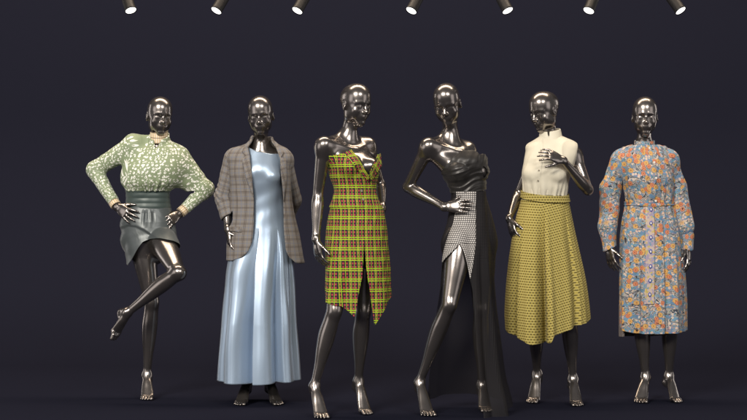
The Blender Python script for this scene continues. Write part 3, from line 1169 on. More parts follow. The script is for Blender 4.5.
class Loft:
    def __init__(self, S, rows, prims=None, off=.007, fold=None, power=2.0, smooth=2):
        self.D = S['D']; self.S = S
        rows = [tuple(r) + (0.0,) * (6 - len(r)) for r in rows]
        self.q, self.r = resample(rows, 220)
        self.fold = fold
        self.power = power
        self.y0, self.y1 = rows[0][0], rows[-1][0]
        self.tg = np.linspace(-math.pi, math.pi, 181)
        self.yg = np.linspace(self.y0, self.y1, 150)
        self.push = np.zeros((len(self.yg), len(self.tg)))
        if prims:
            T, Y = np.meshgrid(self.tg, self.yg)
            for _ in range(6):
                p = self.base(T, Y, self.push)
                d = evp(prims, p[..., 0], p[..., 1], p[..., 2])
                self.push += np.maximum(off - d, 0)
            k = np.array([1, 4, 6, 4, 1]) / 16
            raw = self.push.copy()
            for _ in range(smooth):
                a = np.pad(self.push, ((2, 2), (0, 0)), mode='edge')
                self.push = sum(k[i] * a[i:i + len(self.yg)] for i in range(5))
                a = np.concatenate([self.push[:, -3:-1], self.push, self.push[:, 1:3]], 1)
                self.push = sum(k[i] * a[:, i:i + len(self.tg)] for i in range(5))
                self.push = np.maximum(self.push, raw - .002)

    def base(self, T, Y, push):
        g = lambda i: np.interp(Y, self.q, self.r[:, i])
        D = self.D
        xl, xr, f, b, dy = (g(i) for i in range(5))
        cx = xof((xl + xr) / 2, D); a = (xr - xl) / 2 / FPX * D
        s, c = np.sin(T), np.cos(T)
        if self.power != 2.0:
            e = 2 / self.power
            n = (np.abs(s)**self.power + np.abs(c)**self.power)**(-1 / self.power)
            s, c = s * n, c * n
        bb = np.where(c > 0, f, b)
        X = cx + (a + push) * s
        Yw = CAMY + D + dy - (bb + push) * c
        return np.stack([X, Yw, zof(Y, D)], -1)

    def surf(self, T, Y, off=0.0):
        T, Y = np.broadcast_arrays(np.asarray(T, float), np.asarray(Y, float))
        Tw = (T + math.pi) % (2 * math.pi) - math.pi
        i = (Tw + math.pi) / (2 * math.pi) * (len(self.tg) - 1)
        j = np.clip((Y - self.y0) / (self.y1 - self.y0), 0, 1) * (len(self.yg) - 1)
        i0 = np.clip(np.floor(i).astype(int), 0, len(self.tg) - 2); j0 = np.clip(np.floor(j).astype(int), 0, len(self.yg) - 2)
        fi, fj = i - i0, j - j0
        P_ = self.push
        p = (P_[j0, i0] * (1 - fi) + P_[j0, i0 + 1] * fi) * (1 - fj) + (P_[j0 + 1, i0] * (1 - fi) + P_[j0 + 1, i0 + 1] * fi) * fj
        if self.fold is not None:
            p = p + self.fold(Tw, Y)
        return self.base(Tw, Y, p + off)

    def ang(self, px, py):
        """angle on the front at which the silhouette column px is met at row py"""
        xl = np.interp(py, self.q, self.r[:, 0]); xr = np.interp(py, self.q, self.r[:, 1])
        return np.arcsin(np.clip((np.asarray(px, float) - (xl + xr) / 2) / ((xr - xl) / 2), -.999, .999))

    def build(self, name, mat, parent, base, top, hem, nu=420, nv=160, t0=None, t1=None, off=0.0, solid=.003, keep=None,
              label=None, uoff=0.0, rowpow=1.0, uvfn=None):
        """top, hem: functions of angle giving py; t0,t1: functions of py giving the angular range (for slits)"""
        s = np.linspace(0, 1, nv)[:, None]**rowpow
        u = np.linspace(0, 1, nu)[None, :]
        wrap = t0 is None
        if wrap:
            T = -math.pi + 2 * math.pi * u + 0 * s
            Y = top(T) + (hem(T) - top(T)) * s
        else:
            ymid = self.y0 + (self.y1 - self.y0) * s + 0 * u
            T = t0(ymid) + (t1(ymid) - t0(ymid)) * u
            for _ in range(6):
                Y = top(T) + (hem(T) - top(T)) * s
                T = t0(Y) + (t1(Y) - t0(Y)) * u
        p = self.surf(T, Y, off)
        VV = p[..., 2]
        V = p.reshape(-1, 3)
        F = grid_faces(nu, nv)
        if keep is not None:
            tc = T.reshape(-1)[F].mean(1); yc = Y.reshape(-1)[F].mean(1)
            F = F[keep(tc, yc)]
        a, b, c = V[F[:, 0]], V[F[:, 1]], V[F[:, 3]]
        cen = V.mean(0)
        n = np.cross(b - a, c - a)
        rad = a - cen; rad[:, 2] = 0
        if (n * rad).sum() < 0:
            F = F[:, ::-1]
        Tf, Yf = T.reshape(-1)[F], Y.reshape(-1)[F]
        sh = np.round(Tf.mean(1) / (2 * math.pi))[:, None] * 2 * math.pi
        uu, vv = self.arc(Tf - sh, Yf) + uoff, VV.reshape(-1)[F]
        if uvfn is not None:
            uu, vv = uvfn(uu, vv)
        uv = np.stack([uu, vv], -1).reshape(-1, 2)
        return to_object(name, V, F, mat, parent, uv=uv, base=base, solid=solid, label=label)

    def arc(self, T, Y):
        """arc length round the unfolded cloth from the front centre"""
        if not hasattr(self, 'atab'):
            tg = np.linspace(-3.4, 3.4, 241)
            TT, YY = np.meshgrid(tg, self.yg)
            p = self.base(TT, YY, 0 * TT)
            d = np.linalg.norm(np.diff(p, axis=1), axis=2)
            c = np.concatenate([np.zeros((len(self.yg), 1)), np.cumsum(d, 1)], 1)
            self.atab = c - c[:, 120:121]
        i = np.clip((T + 3.4) / 6.8 * 240, 0, 239.999); j = np.clip((Y - self.y0) / (self.y1 - self.y0), 0, 1) * (len(self.yg) - 1) * .99999
        i0 = i.astype(int); j0 = j.astype(int); fi, fj = i - i0, j - j0
        A = self.atab
        return (A[j0, i0] * (1 - fi) + A[j0, i0 + 1] * fi) * (1 - fj) + (A[j0 + 1, i0] * (1 - fi) + A[j0 + 1, i0 + 1] * fi) * fj

    def patch(self, name, mat, parent, base, A, B, n=60, m=10, off=.004, solid=.003, label=None, px=True):
        """strip between two polylines A and B of (px, py) on the front surface"""
        A = np.asarray(A, float); B = np.asarray(B, float)
        def rs(L):
            t = np.concatenate([[0], np.cumsum(np.linalg.norm(np.diff(L, axis=0), axis=1))]); t /= t[-1]
            return np.stack([np.interp(np.linspace(0, 1, n), t, L[:, i]) for i in range(2)], 1)
        A, B = rs(A), rs(B)
        w = np.linspace(0, 1, m)[None, :, None]
        q = A[:, None] * (1 - w) + B[:, None] * w
        th = self.ang(q[..., 0], q[..., 1]) if px else q[..., 0]
        p = self.surf(th, q[..., 1], off)
        V = p.reshape(-1, 3)
        F = grid_faces(m, n)
        a, b, c = V[F[:, 0]], V[F[:, 1]], V[F[:, 3]]
        if np.cross(b - a, c - a)[:, 1].sum() > 0:
            F = F[:, ::-1]
        du = np.concatenate([np.zeros((n, 1)), np.cumsum(np.linalg.norm(np.diff(p, axis=1), axis=2), 1)], 1)
        dv = np.concatenate([np.zeros((1, m)), np.cumsum(np.linalg.norm(np.diff(p, axis=0), axis=2), 0)], 0)
        uv = np.stack([du, -dv], -1).reshape(-1, 2)
        return to_object(name, V, F, mat, parent, uv=uv[F].reshape(-1, 2), base=base, solid=solid, label=label, solid_off=1.0)


def curve(pts, deg=True):
    """piecewise-linear, slightly rounded periodic function of the angle; pts (deg, value)"""
    p = sorted(pts)
    x = np.radians([a for a, _ in p]); v = np.array([b for _, b in p], float)
    xs = np.concatenate([x - 2 * math.pi, x, x + 2 * math.pi]); vs = np.tile(v, 3)
    g = np.linspace(-3 * math.pi, 3 * math.pi, 2161)
    y = np.interp(g, xs, vs)
    k = np.hanning(9); k /= k.sum()
    y = np.convolve(np.pad(y, 4, mode='edge'), k, mode='valid')
    return lambda T: np.interp(T, g, y)


def lin(pts):
    x, y = zip(*sorted(pts))
    return lambda t: np.interp(t, x, y)


def button(name, p, r, mat, parent, base, n=(0, -1, 0), ry=None, thick=.0025):
    """small domed round or oval button"""
    n = unit(n)
    a = unit(np.cross([0, 0, 1], n)); b = np.cross(n, a)
    ry = ry or r
    V, F = [], []
    prof = [(1.0, 0.0), (1.0, .6), (.86, 1.0), (.6, .8), (.3, .75)]
    K = 20
    for (s, h) in prof:
        for i in range(K):
            w = 2 * math.pi * i / K
            V.append(p + a * math.cos(w) * r * s + b * math.sin(w) * ry * s + n * h * thick)
    for j in range(len(prof) - 1):
        for i in range(K):
            F.append((j * K + i, j * K + (i + 1) % K, (j + 1) * K + (i + 1) % K, (j + 1) * K + i))
    V.append(p + n * .75 * thick)
    c = len(V) - 1
    j = len(prof) - 1
    for i in range(0, K, 2):
        F.append((j * K + i, j * K + (i + 1) % K, j * K + (i + 2) % K, c))
    return to_object(name, V, F, mat, parent, base=base)


# ------------------------------------------------------------------ outfits
def pleat(T, a, b, ret):
    """pressed pleat: the cloth sinks slowly from angle a to b, then comes back out within ret"""
    x = np.where(T < b, np.clip((T - a) / (b - a), 0, 1), np.clip(1 - (T - b) / ret, 0, 1))
    return x * x * (3 - 2 * x)


def gather(th, n, seed=0):
    """periodic pleat pattern of about n folds round the body, -1..1"""
    return (np.sin(th * n + 1.3 * np.sin(th * 2 + seed) + seed) * .6 + np.sin(th * n * 1.7 + 2.1 * np.sin(th * 3 + seed * 2)) * .4)


def arm_pts(S, side):
    return [P(*S[k + side], S['D']) for k in 'SEW']


def dress_m1(B):
    S, G, root, base, pr = B['S'], B['G'], B['root'], B['base'], B['prim']
    D = S['D']
    X, Y, Z = G.x, G.y, G.z
    # blouse
    body = [pxcol(D, [(141, 149, 170, .060, .07), (145, 144, 176, .075, .085), (150, 134, 180, .100, .10), (158, 127, 183, .125, .11), (168, 123, 184, .145, .115),
                      (177, 121, 182, .145, .12), (184, 122, 178, .135, .115), (188, 125, 173, .115, .10), (192, 128, 169, .095, .08)], k=.03)]
    sl, el, wl = arm_pts(S, 'L'); sr, er, wr = arm_pts(S, 'R')
    cl = el + (wl - el) * .86
    cr = er + (wr - er) * .80
    arms = [rc(sl + [.004, 0, .008], el + [.01, 0, .008], .062, .046, k=.05), rc(el + [.01, 0, .005], cl, .046, .033, k=.03),
            rc(sr + [-.01, 0, -.012], er + [-.02, 0, .01], .068, .050, k=.07), rc(er + [-.012, 0, .004], cr, .047, .032, k=.04),
            rc(P(168, 176, 0, D), er + [-.05, 0, .01], .05, .035, k=.05), rc(P(153, 143, 0, D), P(133, 142.5, 0, D), .040, .048, k=.04)]
    F = G.ev(body + arms)
    FAr = G.ev(arms[:4])
    F = sm_min(F, pr['FT'] - .008, .012)
    F = shell(F, .007)
    F = np.maximum(F, -np.maximum(plane(G, (0, 0, zof(191.2, D)), (0, 0, 1)) + 0 * X, -FAr))
    cut = plane(G, cl, wl - el)
    near = np.sqrt((X - cl[0])**2 + (Y - cl[1])**2 + (Z - cl[2])**2) - .075
    F = np.maximum(F, -np.maximum(-cut, near))
    cut = plane(G, cr, wr - er)
    near = np.sqrt((X - cr[0])**2 + (Y - cr[1])**2 + (Z - cr[2])**2) - .075
    F = np.maximum(F, -np.maximum(-cut, near))
    # neck opening in front
    op = poly2(G, [(xof(158, D), zof(149, D)), (xof(151, D), zof(136, D)), (xof(168, D), zof(136, D))])
    F = np.maximum(F, -np.maximum(op, Y - (base[1] - .02)))

    def disp(V):
        w = wrinkle(V, 10, .0035, (1, 1, .6), 1)
        h = np.clip((zof(170, D) - V[:, 2]) / (zof(170, D) - zof(191, D)), 0, 1)
        inx = np.clip(1 - np.abs(V[:, 0] - xof(148, D)) / .17, 0, 1)
        th = np.arctan2(V[:, 0] - xof(148, D), -(V[:, 1] - base[1]))
        w = w * (1 - .5 * h * (inx > 0)) + h * np.minimum(inx * 3, 1) * .007 * gather(th, 22, 1)
        for (a, b, g) in ((sl, el, wl), (sr, er, wr)):
            d = np.linalg.norm(V - b, axis=1)
            w = w + .003 * np.exp(-(d / .09)**2) * np.sin(d * 130 + V[:, 1] * 40)
        return w
    arms_uv = [([sl, el, wl], lambda C, d: (C[:, 0] < sl[0] - .02)), ([sr, er, wr], lambda C, d: (C[:, 0] > sr[0] + .02))]
    bl = sdf_cloth("blouse", G, F, M['green'], root, base, S=S, arms=arms_uv, disp=disp)
    # cuffs
    for (e, w, c, a0, a1) in ((el, wl, cl, -.004, .030), (er, wr, cr, -.006, .036)):
        ax = unit(w - e)
        g = Grid(c - .09, c + .09, .0028)
        Fc = g.ev([rc(c - ax * .02, c + ax * .06, .0335, .0330)])
        Fc = shell(Fc, .007)
        t = plane(g, c, ax)
        Fc = np.maximum(Fc, np.maximum(a0 - t, t - a1))
        V, Q, N = g.mesh(Fc)
        f = np.array([0, -1.0, 0]); f = unit(f - ax * (f @ ax)); sd = np.cross(ax, f)
        uv = np.stack([np.arctan2((V - c) @ sd, (V - c) @ f) * .034, (V - c) @ ax + .03], 1)
        to_object("cuff", V, Q, M['trim'], bl, uv=uv[Q].reshape(-1, 2), base=base)
    # neck scarf and collar
    N0, sx, fx = frame_at(S, 2.75)
    nc = P(158.3, 140, -.012, D)
    g = Grid(nc - .13, nc + .11, .0028)
    top = P(159.5, 128, -.006, D)
    low = P(158, 146, -.01, D)
    Fs = shell(g.ev([rc(low, top + (top - low) * .3, .058, .050)]), .008)
    Fs = np.maximum(Fs, np.maximum(plane(g, P(159, 130.3, 0, D), (-.12, -.25, 1)), -plane(g, low, (0, .2, 1))))
    V, Q, N = g.mesh(Fs)
    uv = np.stack([np.arctan2(V[:, 0] - nc[0], nc[1] - V[:, 1]) * .055, V[:, 2] - nc[2] + .04 - .25 * (V[:, 1] - nc[1])], 1)
    to_object("scarf", V, Q, M['trim'], root, uv=uv[Q].reshape(-1, 2), base=base)
    Fs = shell(g.ev([rc(low - [0, 0, .01], top, .074, .058)]), .007)
    Fs = np.maximum(Fs, np.maximum(plane(g, P(159, 134.5, 0, D), (-.05, -.5, 1)), -plane(g, low - [0, 0, .01], (0, .1, 1))))
    op = poly2(g, [(xof(158, D), zof(150, D)), (xof(152, D), zof(130, D)), (xof(168, D), zof(130, D))])
    Fs = np.maximum(Fs, -np.maximum(op, g.y - nc[1]))
    V, Q, N = g.mesh(Fs)
    uv = np.stack([V[:, 0], V[:, 2]], 1)
    to_object("collar", V, Q, M['green'], bl, uv=uv[Q].reshape(-1, 2), base=base)
    # waistband with rolled ribs
    rib = lambda T, Yp: .0022 * np.abs(np.sin((Yp - 188) / 20.5 * math.pi * 4)) + .0012 * gather(T, 5, 3) * np.sin((Yp - 188) / 4)
    Lw = Loft(S, [(188, 125.5, 170.5, .090, .080), (195, 126.3, 169.7, .087, .078), (202, 126, 170, .088, .080), (209, 124.6, 171, .092, .086)], pr['torso'], .008, rib)
    Lw.build("waistband", M['teal'], root, base, lambda T: 188.6 + 0 * T, lambda T: 208.3 + .8 * np.sin(T), 240, 60)

    # skirt draped over the raised thigh
    wrap = lin([(-1.6, 226), (-1.25, 228), (-.7, 225.5), (-.35, 226.5), (-.05, 230), (.25, 236), (.5, 243), (.8, 256), (1.6, 262)])

    def fold(T, Yp):
        front = np.where(np.cos(T) > -.1, 1, 0) * np.clip(np.cos(T) * 3 + .6, 0, 1)
        st = 1 / (1 + np.exp(-(Yp - wrap(T)) / .55))
        o = .009 * (1 - st) * front * np.clip((Yp - 208) / 14, 0, 1)
        pl = np.exp(-((T - .02) / .05)**2) - .8 * np.exp(-((T + .10) / .05)**2) + .8 * np.exp(-((T - .19) / .05)**2) - .7 * np.exp(-((T - .32) / .06)**2)
        o = o + .005 * pl * np.clip((Yp - 209) / 4, 0, 1) * np.clip((228 - Yp) / 10, 0, 1)
        o = o + .0015 * np.sin((Yp - 238) * .45 + T * 4) * st * front
        o = o + .0012 * gather(T, 5, 2) * np.clip((Yp - 212) / 40, 0, 1)
        return o
    Ls = Loft(S, [(206.5, 124.6, 171, .089, .084), (215, 123, 172.8, .096, .098), (229, 121, 175, .108, .118), (240, 122.5, 176, .122, .125),
                  (250, 125, 176, .135, .125), (268, 127, 174, .15, .125)], pr['torso'] + pr['legL'] + pr['legR'][:2], .009, fold)
    hem = curve([(-180, 256), (-120, 257), (-88, 262), (-62, 265), (-45, 260), (-25, 249.5), (-8, 241.5), (8, 238.5), (22, 237.5), (38, 240), (55, 245), (72, 250), (95, 252), (130, 254)])
    Ls.build("skirt", M['satin_grey'], root, base, lambda T: 207.2 + .8 * np.sin(T), hem, 420, 170)


def dress_m2(B):
    S, G, root, base, pr = B['S'], B['G'], B['root'], B['base'], B['prim']
    D = S['D']
    X, Y, Z = G.x, G.y, G.z
    # satin dress
    dirs = [(-1.05, .10, -.020), (-.72, .16, .022), (.12, .14, .010), (.40, .08, -.012), (.80, .06, .014), (1.15, .12, -.02),
            (1.9, .2, -.04), (2.6, .2, -.03), (-1.9, .2, -.04), (-2.6, .2, -.03)]

    def fold(T, Yp):
        g = np.clip((Yp - 228) / 95, 0, 1)**1.1
        o = 0
        for c, w, a in dirs:
            ww = w * (.75 + .5 * g)
            o = o + a * np.exp(-((T - c - .02 * np.sin(Yp * .03 + c * 5)) / ww)**2)
        o = o - .100 * pleat(T, -.62, -.15, .05) - .080 * pleat(T, .34, .66, .035)
        o = o * g
        o = o + .0016 * np.sin(T * 5 + Yp * .09) * np.clip((Yp - 175) / 20, 0, 1)
        return o + .0012 * np.sin(Yp * .35 + 3 * T) * np.clip((235 - Yp) / 30, 0, 1)
    L = Loft(S, [(143, 242, 280, .06, .09), (152, 240, 282, .085, .10), (160, 239, 283, .108, .105), (172, 242, 284, .132, .105), (182, 244, 283, .122, .095), (195, 245, 282, .108, .09),
                 (215, 243, 284, .106, .10), (235, 237, 289, .118, .125), (250, 231, 292, .135, .14), (268, 226.5, 294, .155, .155), (290, 224.5, 295.5, .17, .17), (320, 221.5, 297.5, .19, .18),
                 (350, 218.8, 299.5, .205, .195), (381, 217, 302, .22, .21)], pr['torso'] + pr['legL'][:2] + pr['legR'][:2], .008, fold, smooth=7)
    top = curve([(-180, 166), (-95, 164), (-70, 152), (-48, 146.5), (-34, 147.8), (-10, 151.5), (10, 153), (30, 154.2), (55, 154), (75, 156), (95, 164)])
    hem = curve([(-180, 378), (-90, 379), (-60, 380.5), (-20, 381.5), (0, 381.5), (40, 380), (90, 379)])
    L.build("satin_dress", M['blue_satin'], root, base, top, hem, 520, 260)
    # blazer
    wy = base[1]
    bodyp = pxcol(D, [(140, 250, 273, .045, .075), (144, 245, 278, .060, .085), (148, 233, 286, .085, .095), (154, 228, 290, .105, .105), (165, 229, 290, .130, .115), (187, 230.5, 291, .132, .118),
                      (205, 230, 293, .125, .118), (220, 229, 296, .130, .128), (240, 227.5, 300, .142, .145), (264, 226.5, 304.5, .150, .160)], power=2.3)
    sl, el, wl = arm_pts(S, 'L'); sr, er, wr = arm_pts(S, 'R')
    el = P(223.5, 196, .03, D)
    sh = P(233, 158, .0, D)
    cuff = P(228.5, 216.5, -.005, D)
    arms = [rc(sh, el, .050, .049, k=.02), rc(el, cuff, .049, .047, k=.02),
            rc(sr + [.0, 0, .0], P(293, 200, .10, D), .049, .047, k=.03), rc(P(293, 200, .10, D), P(284, 226, .17, D), .047, .042, k=.02)]
    F0 = G.ev([bodyp])
    F0 = sm_min(F0, pr['FT'] - .010, .01)
    FA = G.ev(arms[:2])
    F = join(G, F0, FA, sh, .02, .06)
    F = join(G, F, G.ev(arms[2:]), sr, .02, .06)
    outer = F
    F = shell(F, .009)
    F = np.maximum(F, -plane(G, (xof(260, D), 0, zof(261.5, D)), (.035, 0, 1)))
    t = plane(G, cuff, unit(cuff - el) + [.25, 0, 0])
    near = np.sqrt((X - cuff[0])**2 + (Y - cuff[1])**2 + (Z - cuff[2])**2) - .075
    F = np.maximum(F, -np.maximum(np.maximum(-t, near), X - xof(234.5, D)))
    xo = lambda l: [(xof(a, D), zof(b, D)) for a, b in l]
    op = poly2(G, xo([(262, 134), (253.5, 138), (251.5, 143), (249, 148), (251, 156), (254, 180), (255.5, 197), (255.6, 222), (253.2, 243), (249, 251.5), (243, 257), (233, 260.5), (230, 268),
                      (302, 270), (296, 262), (290, 257), (287, 250), (285.2, 230), (284.5, 205), (283.5, 187), (281, 160), (277, 149), (272.5, 143), (271, 138)]))
    F = np.maximum(F, -np.maximum(op, Y - (wy + .0)))
    # neck hole
    nb = P(262, 141, .0, D)
    F = np.maximum(F, -(np.sqrt((X - nb[0])**2 + (Y - nb[1] - .01)**2) - .060 + 0 * Z) * np.where(Z > zof(150, D), 1, -0.0) - np.where(Z > zof(150, D), 0, 1.0))

    def disp(V):
        w = wrinkle(V, 9, .004, (1, 1, .5), 2)
        d, tt = seg_dist(V, sh, el)
        d2 = np.linalg.norm(V - el, axis=1)
        insl = np.clip(1 - (V[:, 0] - xof(231, D)) / .02, 0, 1)
        w = w + insl * .0055 * np.exp(-(d2 / .075)**2) * np.sin((V[:, 2] + V[:, 0] * .7 - V[:, 1] * .5) * 150 + 1.5 * np.sin(V[:, 0] * 60))
        return w
    arms_uv = [([sh, el, cuff], lambda C, d: (d < .056) & (C[:, 0] < xof(234, D))), ([sr, P(293, 200, .10, D), P(284, 226, .17, D)], lambda C, d: (d < .055) & (C[:, 0] > xof(289, D)))]
    bz = sdf_cloth("blazer", G, F, M['check'], root, base, S=S, arms=arms_uv, disp=disp)

    def decal(name, poly, a, b, mat, h=.0030, back=0.0, shift=(0, 0)):
        pl = np.array(xo(poly))
        lo = np.array([pl[:, 0].min() - .03, wy - .22, pl[:, 1].min() - .03]); hi = np.array([pl[:, 0].max() + .03, wy + .12, pl[:, 1].max() + .03])
        g, s = crop(G, lo, hi)
        o = outer[s]
        f = np.maximum(np.maximum(o - b, a - o), np.maximum(poly2(g, pl), g.y - (wy + back)))
        V, Q, N = g.mesh(f)
        V = smooth_quads(V, Q, 1)
        V = V + (N * wrinkle(V, 9, .004, (1, 1, .5), 2)[:, None])
        uv = np.stack([V[:, 0] * .96 + V[:, 2] * .28 + shift[0], V[:, 2] * .96 - V[:, 0] * .28 + shift[1]], 1)
        return to_object(name, V, Q, mat, bz, uv=uv[Q].reshape(-1, 2), base=base)
    decal("lapel", [(253.5, 137), (247, 144), (243.5, 152), (247.5, 157), (243.8, 160), (248, 178), (255.3, 198), (254, 180), (250.8, 156), (248.8, 148), (251.5, 143)], -.002, .013, M['check'])
    decal("lapel", [(271, 138), (278, 144), (284.5, 153), (281.8, 158), (286.8, 161), (287.5, 178), (284.4, 203), (283.7, 187), (281.2, 160), (277.2, 149), (272.8, 143)], -.002, .013, M['check'])
    decal("pocket_flap", [(230.5, 226), (243, 227), (243, 232), (230.5, 231)], -.002, .007, M['check'], shift=(.01, .02))


def dress_m3(B):
    S, G, root, base, pr = B['S'], B['G'], B['root'], B['base'], B['prim']
    D = S['D']

    def fold(T, Yp):
        g = np.clip((Yp - 225) / 90, 0, 1)
        o = .006 * gather(T, 6, 4) * g + .0016 * gather(T + Yp * .02, 11, 2)
        pep = np.where((Yp > 193) & (Yp <= 207.5), (Yp - 193) / 14.5, 0) * .008 * np.clip(np.cos(T - 2.2) * -1.2 + .2, 0, 1)
        o = o + pep
        o = o - .004 * np.exp(-((T - .30) / .03)**2) * np.clip((Yp - 176) / 3, 0, 1)
        return o
    L = Loft(S, [(148, 333, 377, .08, .10), (157, 329.5, 379.5, .105, .11), (163, 327.5, 379.5, .122, .115), (169, 328, 379.5, .128, .115), (177, 329.5, 378, .118, .11), (188, 334, 376.3, .100, .098),
                 (198, 333, 378, .104, .104), (207, 330.5, 382.5, .114, .118), (216, 328.5, 385, .124, .128), (226, 326.5, 386.5, .134, .135), (243, 325.5, 388.2, .140, .14),
                 (266, 325.8, 390, .142, .142), (296, 326, 391, .145, .145), (325, 327, 391, .15, .15)], pr['torso'] + [pr['legL'][0], pr['legR'][0]], .008, fold)
    a = lambda px, py: math.degrees(float(L.ang(px, py)))
    top = curve([(-180, 166), (-140, 165), (-95, 164), (-70, 160.5), (-45, 156.5), (-20, 153.0), (a(351, 152), 151.4), (a(356.5, 157), 158), (a(362, 166), 167), (a(368.2, 176), 176.2),
                 (a(372, 169), 168), (a(376, 160), 160), (72, 154.8), (84, 154.4), (110, 160), (140, 165)])
    hem = curve([(-180, 301), (-100, 300), (-85, 299.5), (-55, 301.5), (a(343.4, 305), 305), (a(355.6, 315), 316), (a(362, 315), 321), (a(375, 318), 324.5), (a(381, 312), 314), (a(386, 305), 305.5), (80, 297), (100, 296), (140, 299)])
    tc = float(L.ang(364.3, 244))
    xl = lin([(140, 364.3), (243.7, 364.3), (262, 363.4), (277, 362.3), (290, 359.4), (316, 355.2), (340, 354)])
    xr = lin([(140, 364.3), (243.7, 364.3), (262, 366.4), (277, 368), (290, 370.2), (323, 374.8), (340, 376)])
    t0 = lambda Yp: np.where(Yp < 243.7, tc, L.ang(xr(Yp), Yp))
    t1 = lambda Yp: np.where(Yp < 243.7, tc, L.ang(xl(Yp), Yp)) + 2 * math.pi
    dr = L.build("plaid_dress", M['plaid'], root, base, top, hem, 560, 260, t0=t0, t1=t1)
    # turned-down lapels along the V neckline
    L.patch("lapel", M['plaid'], dr, base, [(351.8, 150.0), (357.5, 158.5), (363, 167.5), (368.6, 177.3)], [(346, 152.8), (351.0, 162), (358, 171), (367.0, 181.0)], 60, 10, .006, .004)
    L.patch("lapel", M['plaid'], dr, base, [(378.6, 153.2), (375.5, 161), (372, 169), (368.6, 177.3)], [(379.3, 156.5), (378.9, 166), (376.0, 174), (369.8, 181.5)], 60, 10, .006, .004)
    for (px, py) in ((361.5, 191), (363, 199.5)):
        th = float(L.ang(px, py))
        p = L.surf(th, py, .006)
        n = L.surf(th, py, .02) - p
        button("button", p, .0075, M['grey_button'], dr, base, n)


def dress_m4(B):
    S, G, root, base, pr = B['S'], B['G'], B['root'], B['base'], B['prim']
    D = S['D']

    def gf(T, Yp):
        w = Yp + 5.5 * np.sin(T * 1.25 - .4) + 1.2 * np.sin(T * 4)
        band = np.clip((Yp - 163) / 8, 0, 1)
        o = .0034 * (1 - np.abs(np.sin(w * .50)))**1.0 * band
        o = o + .0010 * np.sin(w * 1.35 + 2 * np.sin(T * 2)) * band
        o = o + .0012 * np.sin(T * 17 + Yp * .35) * (1 - band)
        o = o - .005 * np.exp(-((T - .76) / .12)**2) * np.clip((168 - Yp) / 6, 0, 1)
        return o
    L = Loft(S, [(146, 444, 486, .08, .10), (153, 440.5, 487.5, .115, .105), (160, 439.5, 487.8, .140, .105), (168, 440, 487, .138, .10), (175, 441.5, 486.4, .118, .095),
                 (184, 447, 486.2, .100, .09), (194, 451.3, 486.3, .092, .088)], pr['torso'], .009, gf)
    top = curve([(-180, 181), (-120, 181), (-90, 179), (-70, 175), (-50, 168), (-30, 158.5), (-8, 151.2), (20, 150.6), (32, 152.6), (40, 155.5), (48, 154.2), (60, 154.4), (78, 159), (98, 168), (125, 178)])
    hole = lambda t, y: ~((((t - .93) / .13)**2 + ((y - 172.5) / 5.8)**2) < 1)
    L.build("draped_bandeau", M['silk'], root, base, top, curve([(-90, 193.6), (0, 192.6), (90, 188.8), (180, 192)]), 480, 150, keep=hole)
    # neck strap
    q = [L.surf(.35, 153, .004), P(462, 147, -.10, D), P(456.5, 141, -.055, D), P(453.8, 136, -.0, D)]
    # long gown
    left = lin([(190, 460), (243.5, 460), (248, 457.5), (252, 455), (261, 449), (275, 444), (290, 441), (341, 434), (380, 431), (418, 430)])
    right = lin([(190, 460), (243.5, 460.2), (248, 462), (252, 463.3), (261, 465.2), (276, 468), (288, 470.8), (341, 474), (391, 478), (418, 481)])

    def fold(T, Yp):
        g = np.clip((Yp - 235) / 120, 0, 1)
        o = .0
        for c, w, am in [(.88, .12, .030), (.55, .10, -.022), (.28, .10, .012), (1.25, .16, -.025), (1.7, .2, .02), (2.3, .25, -.02), (-2.6, .25, .02), (-2.0, .25, -.02), (-1.5, .2, .012)]:
            o = o + am * np.exp(-((T - c) / w)**2)
        return o * g + .001 * np.sin(T * 7 + Yp * .1)
    L2 = Loft(S, [(190, 451.5, 486, .092, .088), (200, 451, 486.2, .094, .094), (213, 448.5, 487.8, .104, .112), (228, 446, 489.5, .118, .13), (243, 444.5, 491, .128, .14), (262, 442.5, 492, .135, .145),
                  (290, 440.5, 494, .15, .16), (320, 437, 496.5, .17, .18), (350, 434, 499.5, .19, .2), (380, 431, 504, .22, .22), (400, 429.5, 509, .25, .24), (418, 428, 512, .28, .26)],
              pr['torso'] + [pr['legR'][0]] + pr['legL'][:1], .007, fold)
    tc = float(L2.ang(460.1, 243))
    t0 = lambda Yp: np.where(Yp < 243.5, tc, L2.ang(right(Yp), Yp))
    t1 = lambda Yp: np.where(Yp < 243.5, tc, L2.ang(left(Yp), Yp)) + 2 * math.pi
    hem = curve([(-180, 398), (-90, 400), (-60, 405), (0, 411), (10, 413), (35, 416.2), (60, 412.5), (85, 407), (110, 402)])
    sk = L2.build("long_skirt", M['gown'], root, base, lambda T: 190.6 + 0 * T, hem, 520, 260, t0=t0, t1=t1)
    xl = lin([(190, 457), (200, 456.5), (213, 454.8), (243.5, 450.3), (262, 447.7)])
    xr = lin([(190, 475), (213, 474.6), (243.5, 474.2), (262, 471.8), (278, 468.8)])
    ys = np.linspace(191.5, 243.3, 20)
    mid = [(460.1, y) for y in ys]
    L2.patch("dotted_panel", M['dotpanel'], sk, base, [(xl(y), y) for y in ys], [(xr(y), y) for y in ys], 80, 24, .003, .002)
    ys = np.linspace(243.3, 261.5, 12)
    L2.patch("dotted_panel", M['dotpanel'], sk, base, [(xl(y), y) for y in ys], [(left(y) + .0, y) for y in ys], 40, 10, .003, .002)
    ys = np.linspace(243.3, 277.5, 16)
    L2.patch("dotted_panel", M['dotpanel'], sk, base, [(right(y), y) for y in ys], [(xr(y), y) for y in ys], 50, 10, .003, .002)


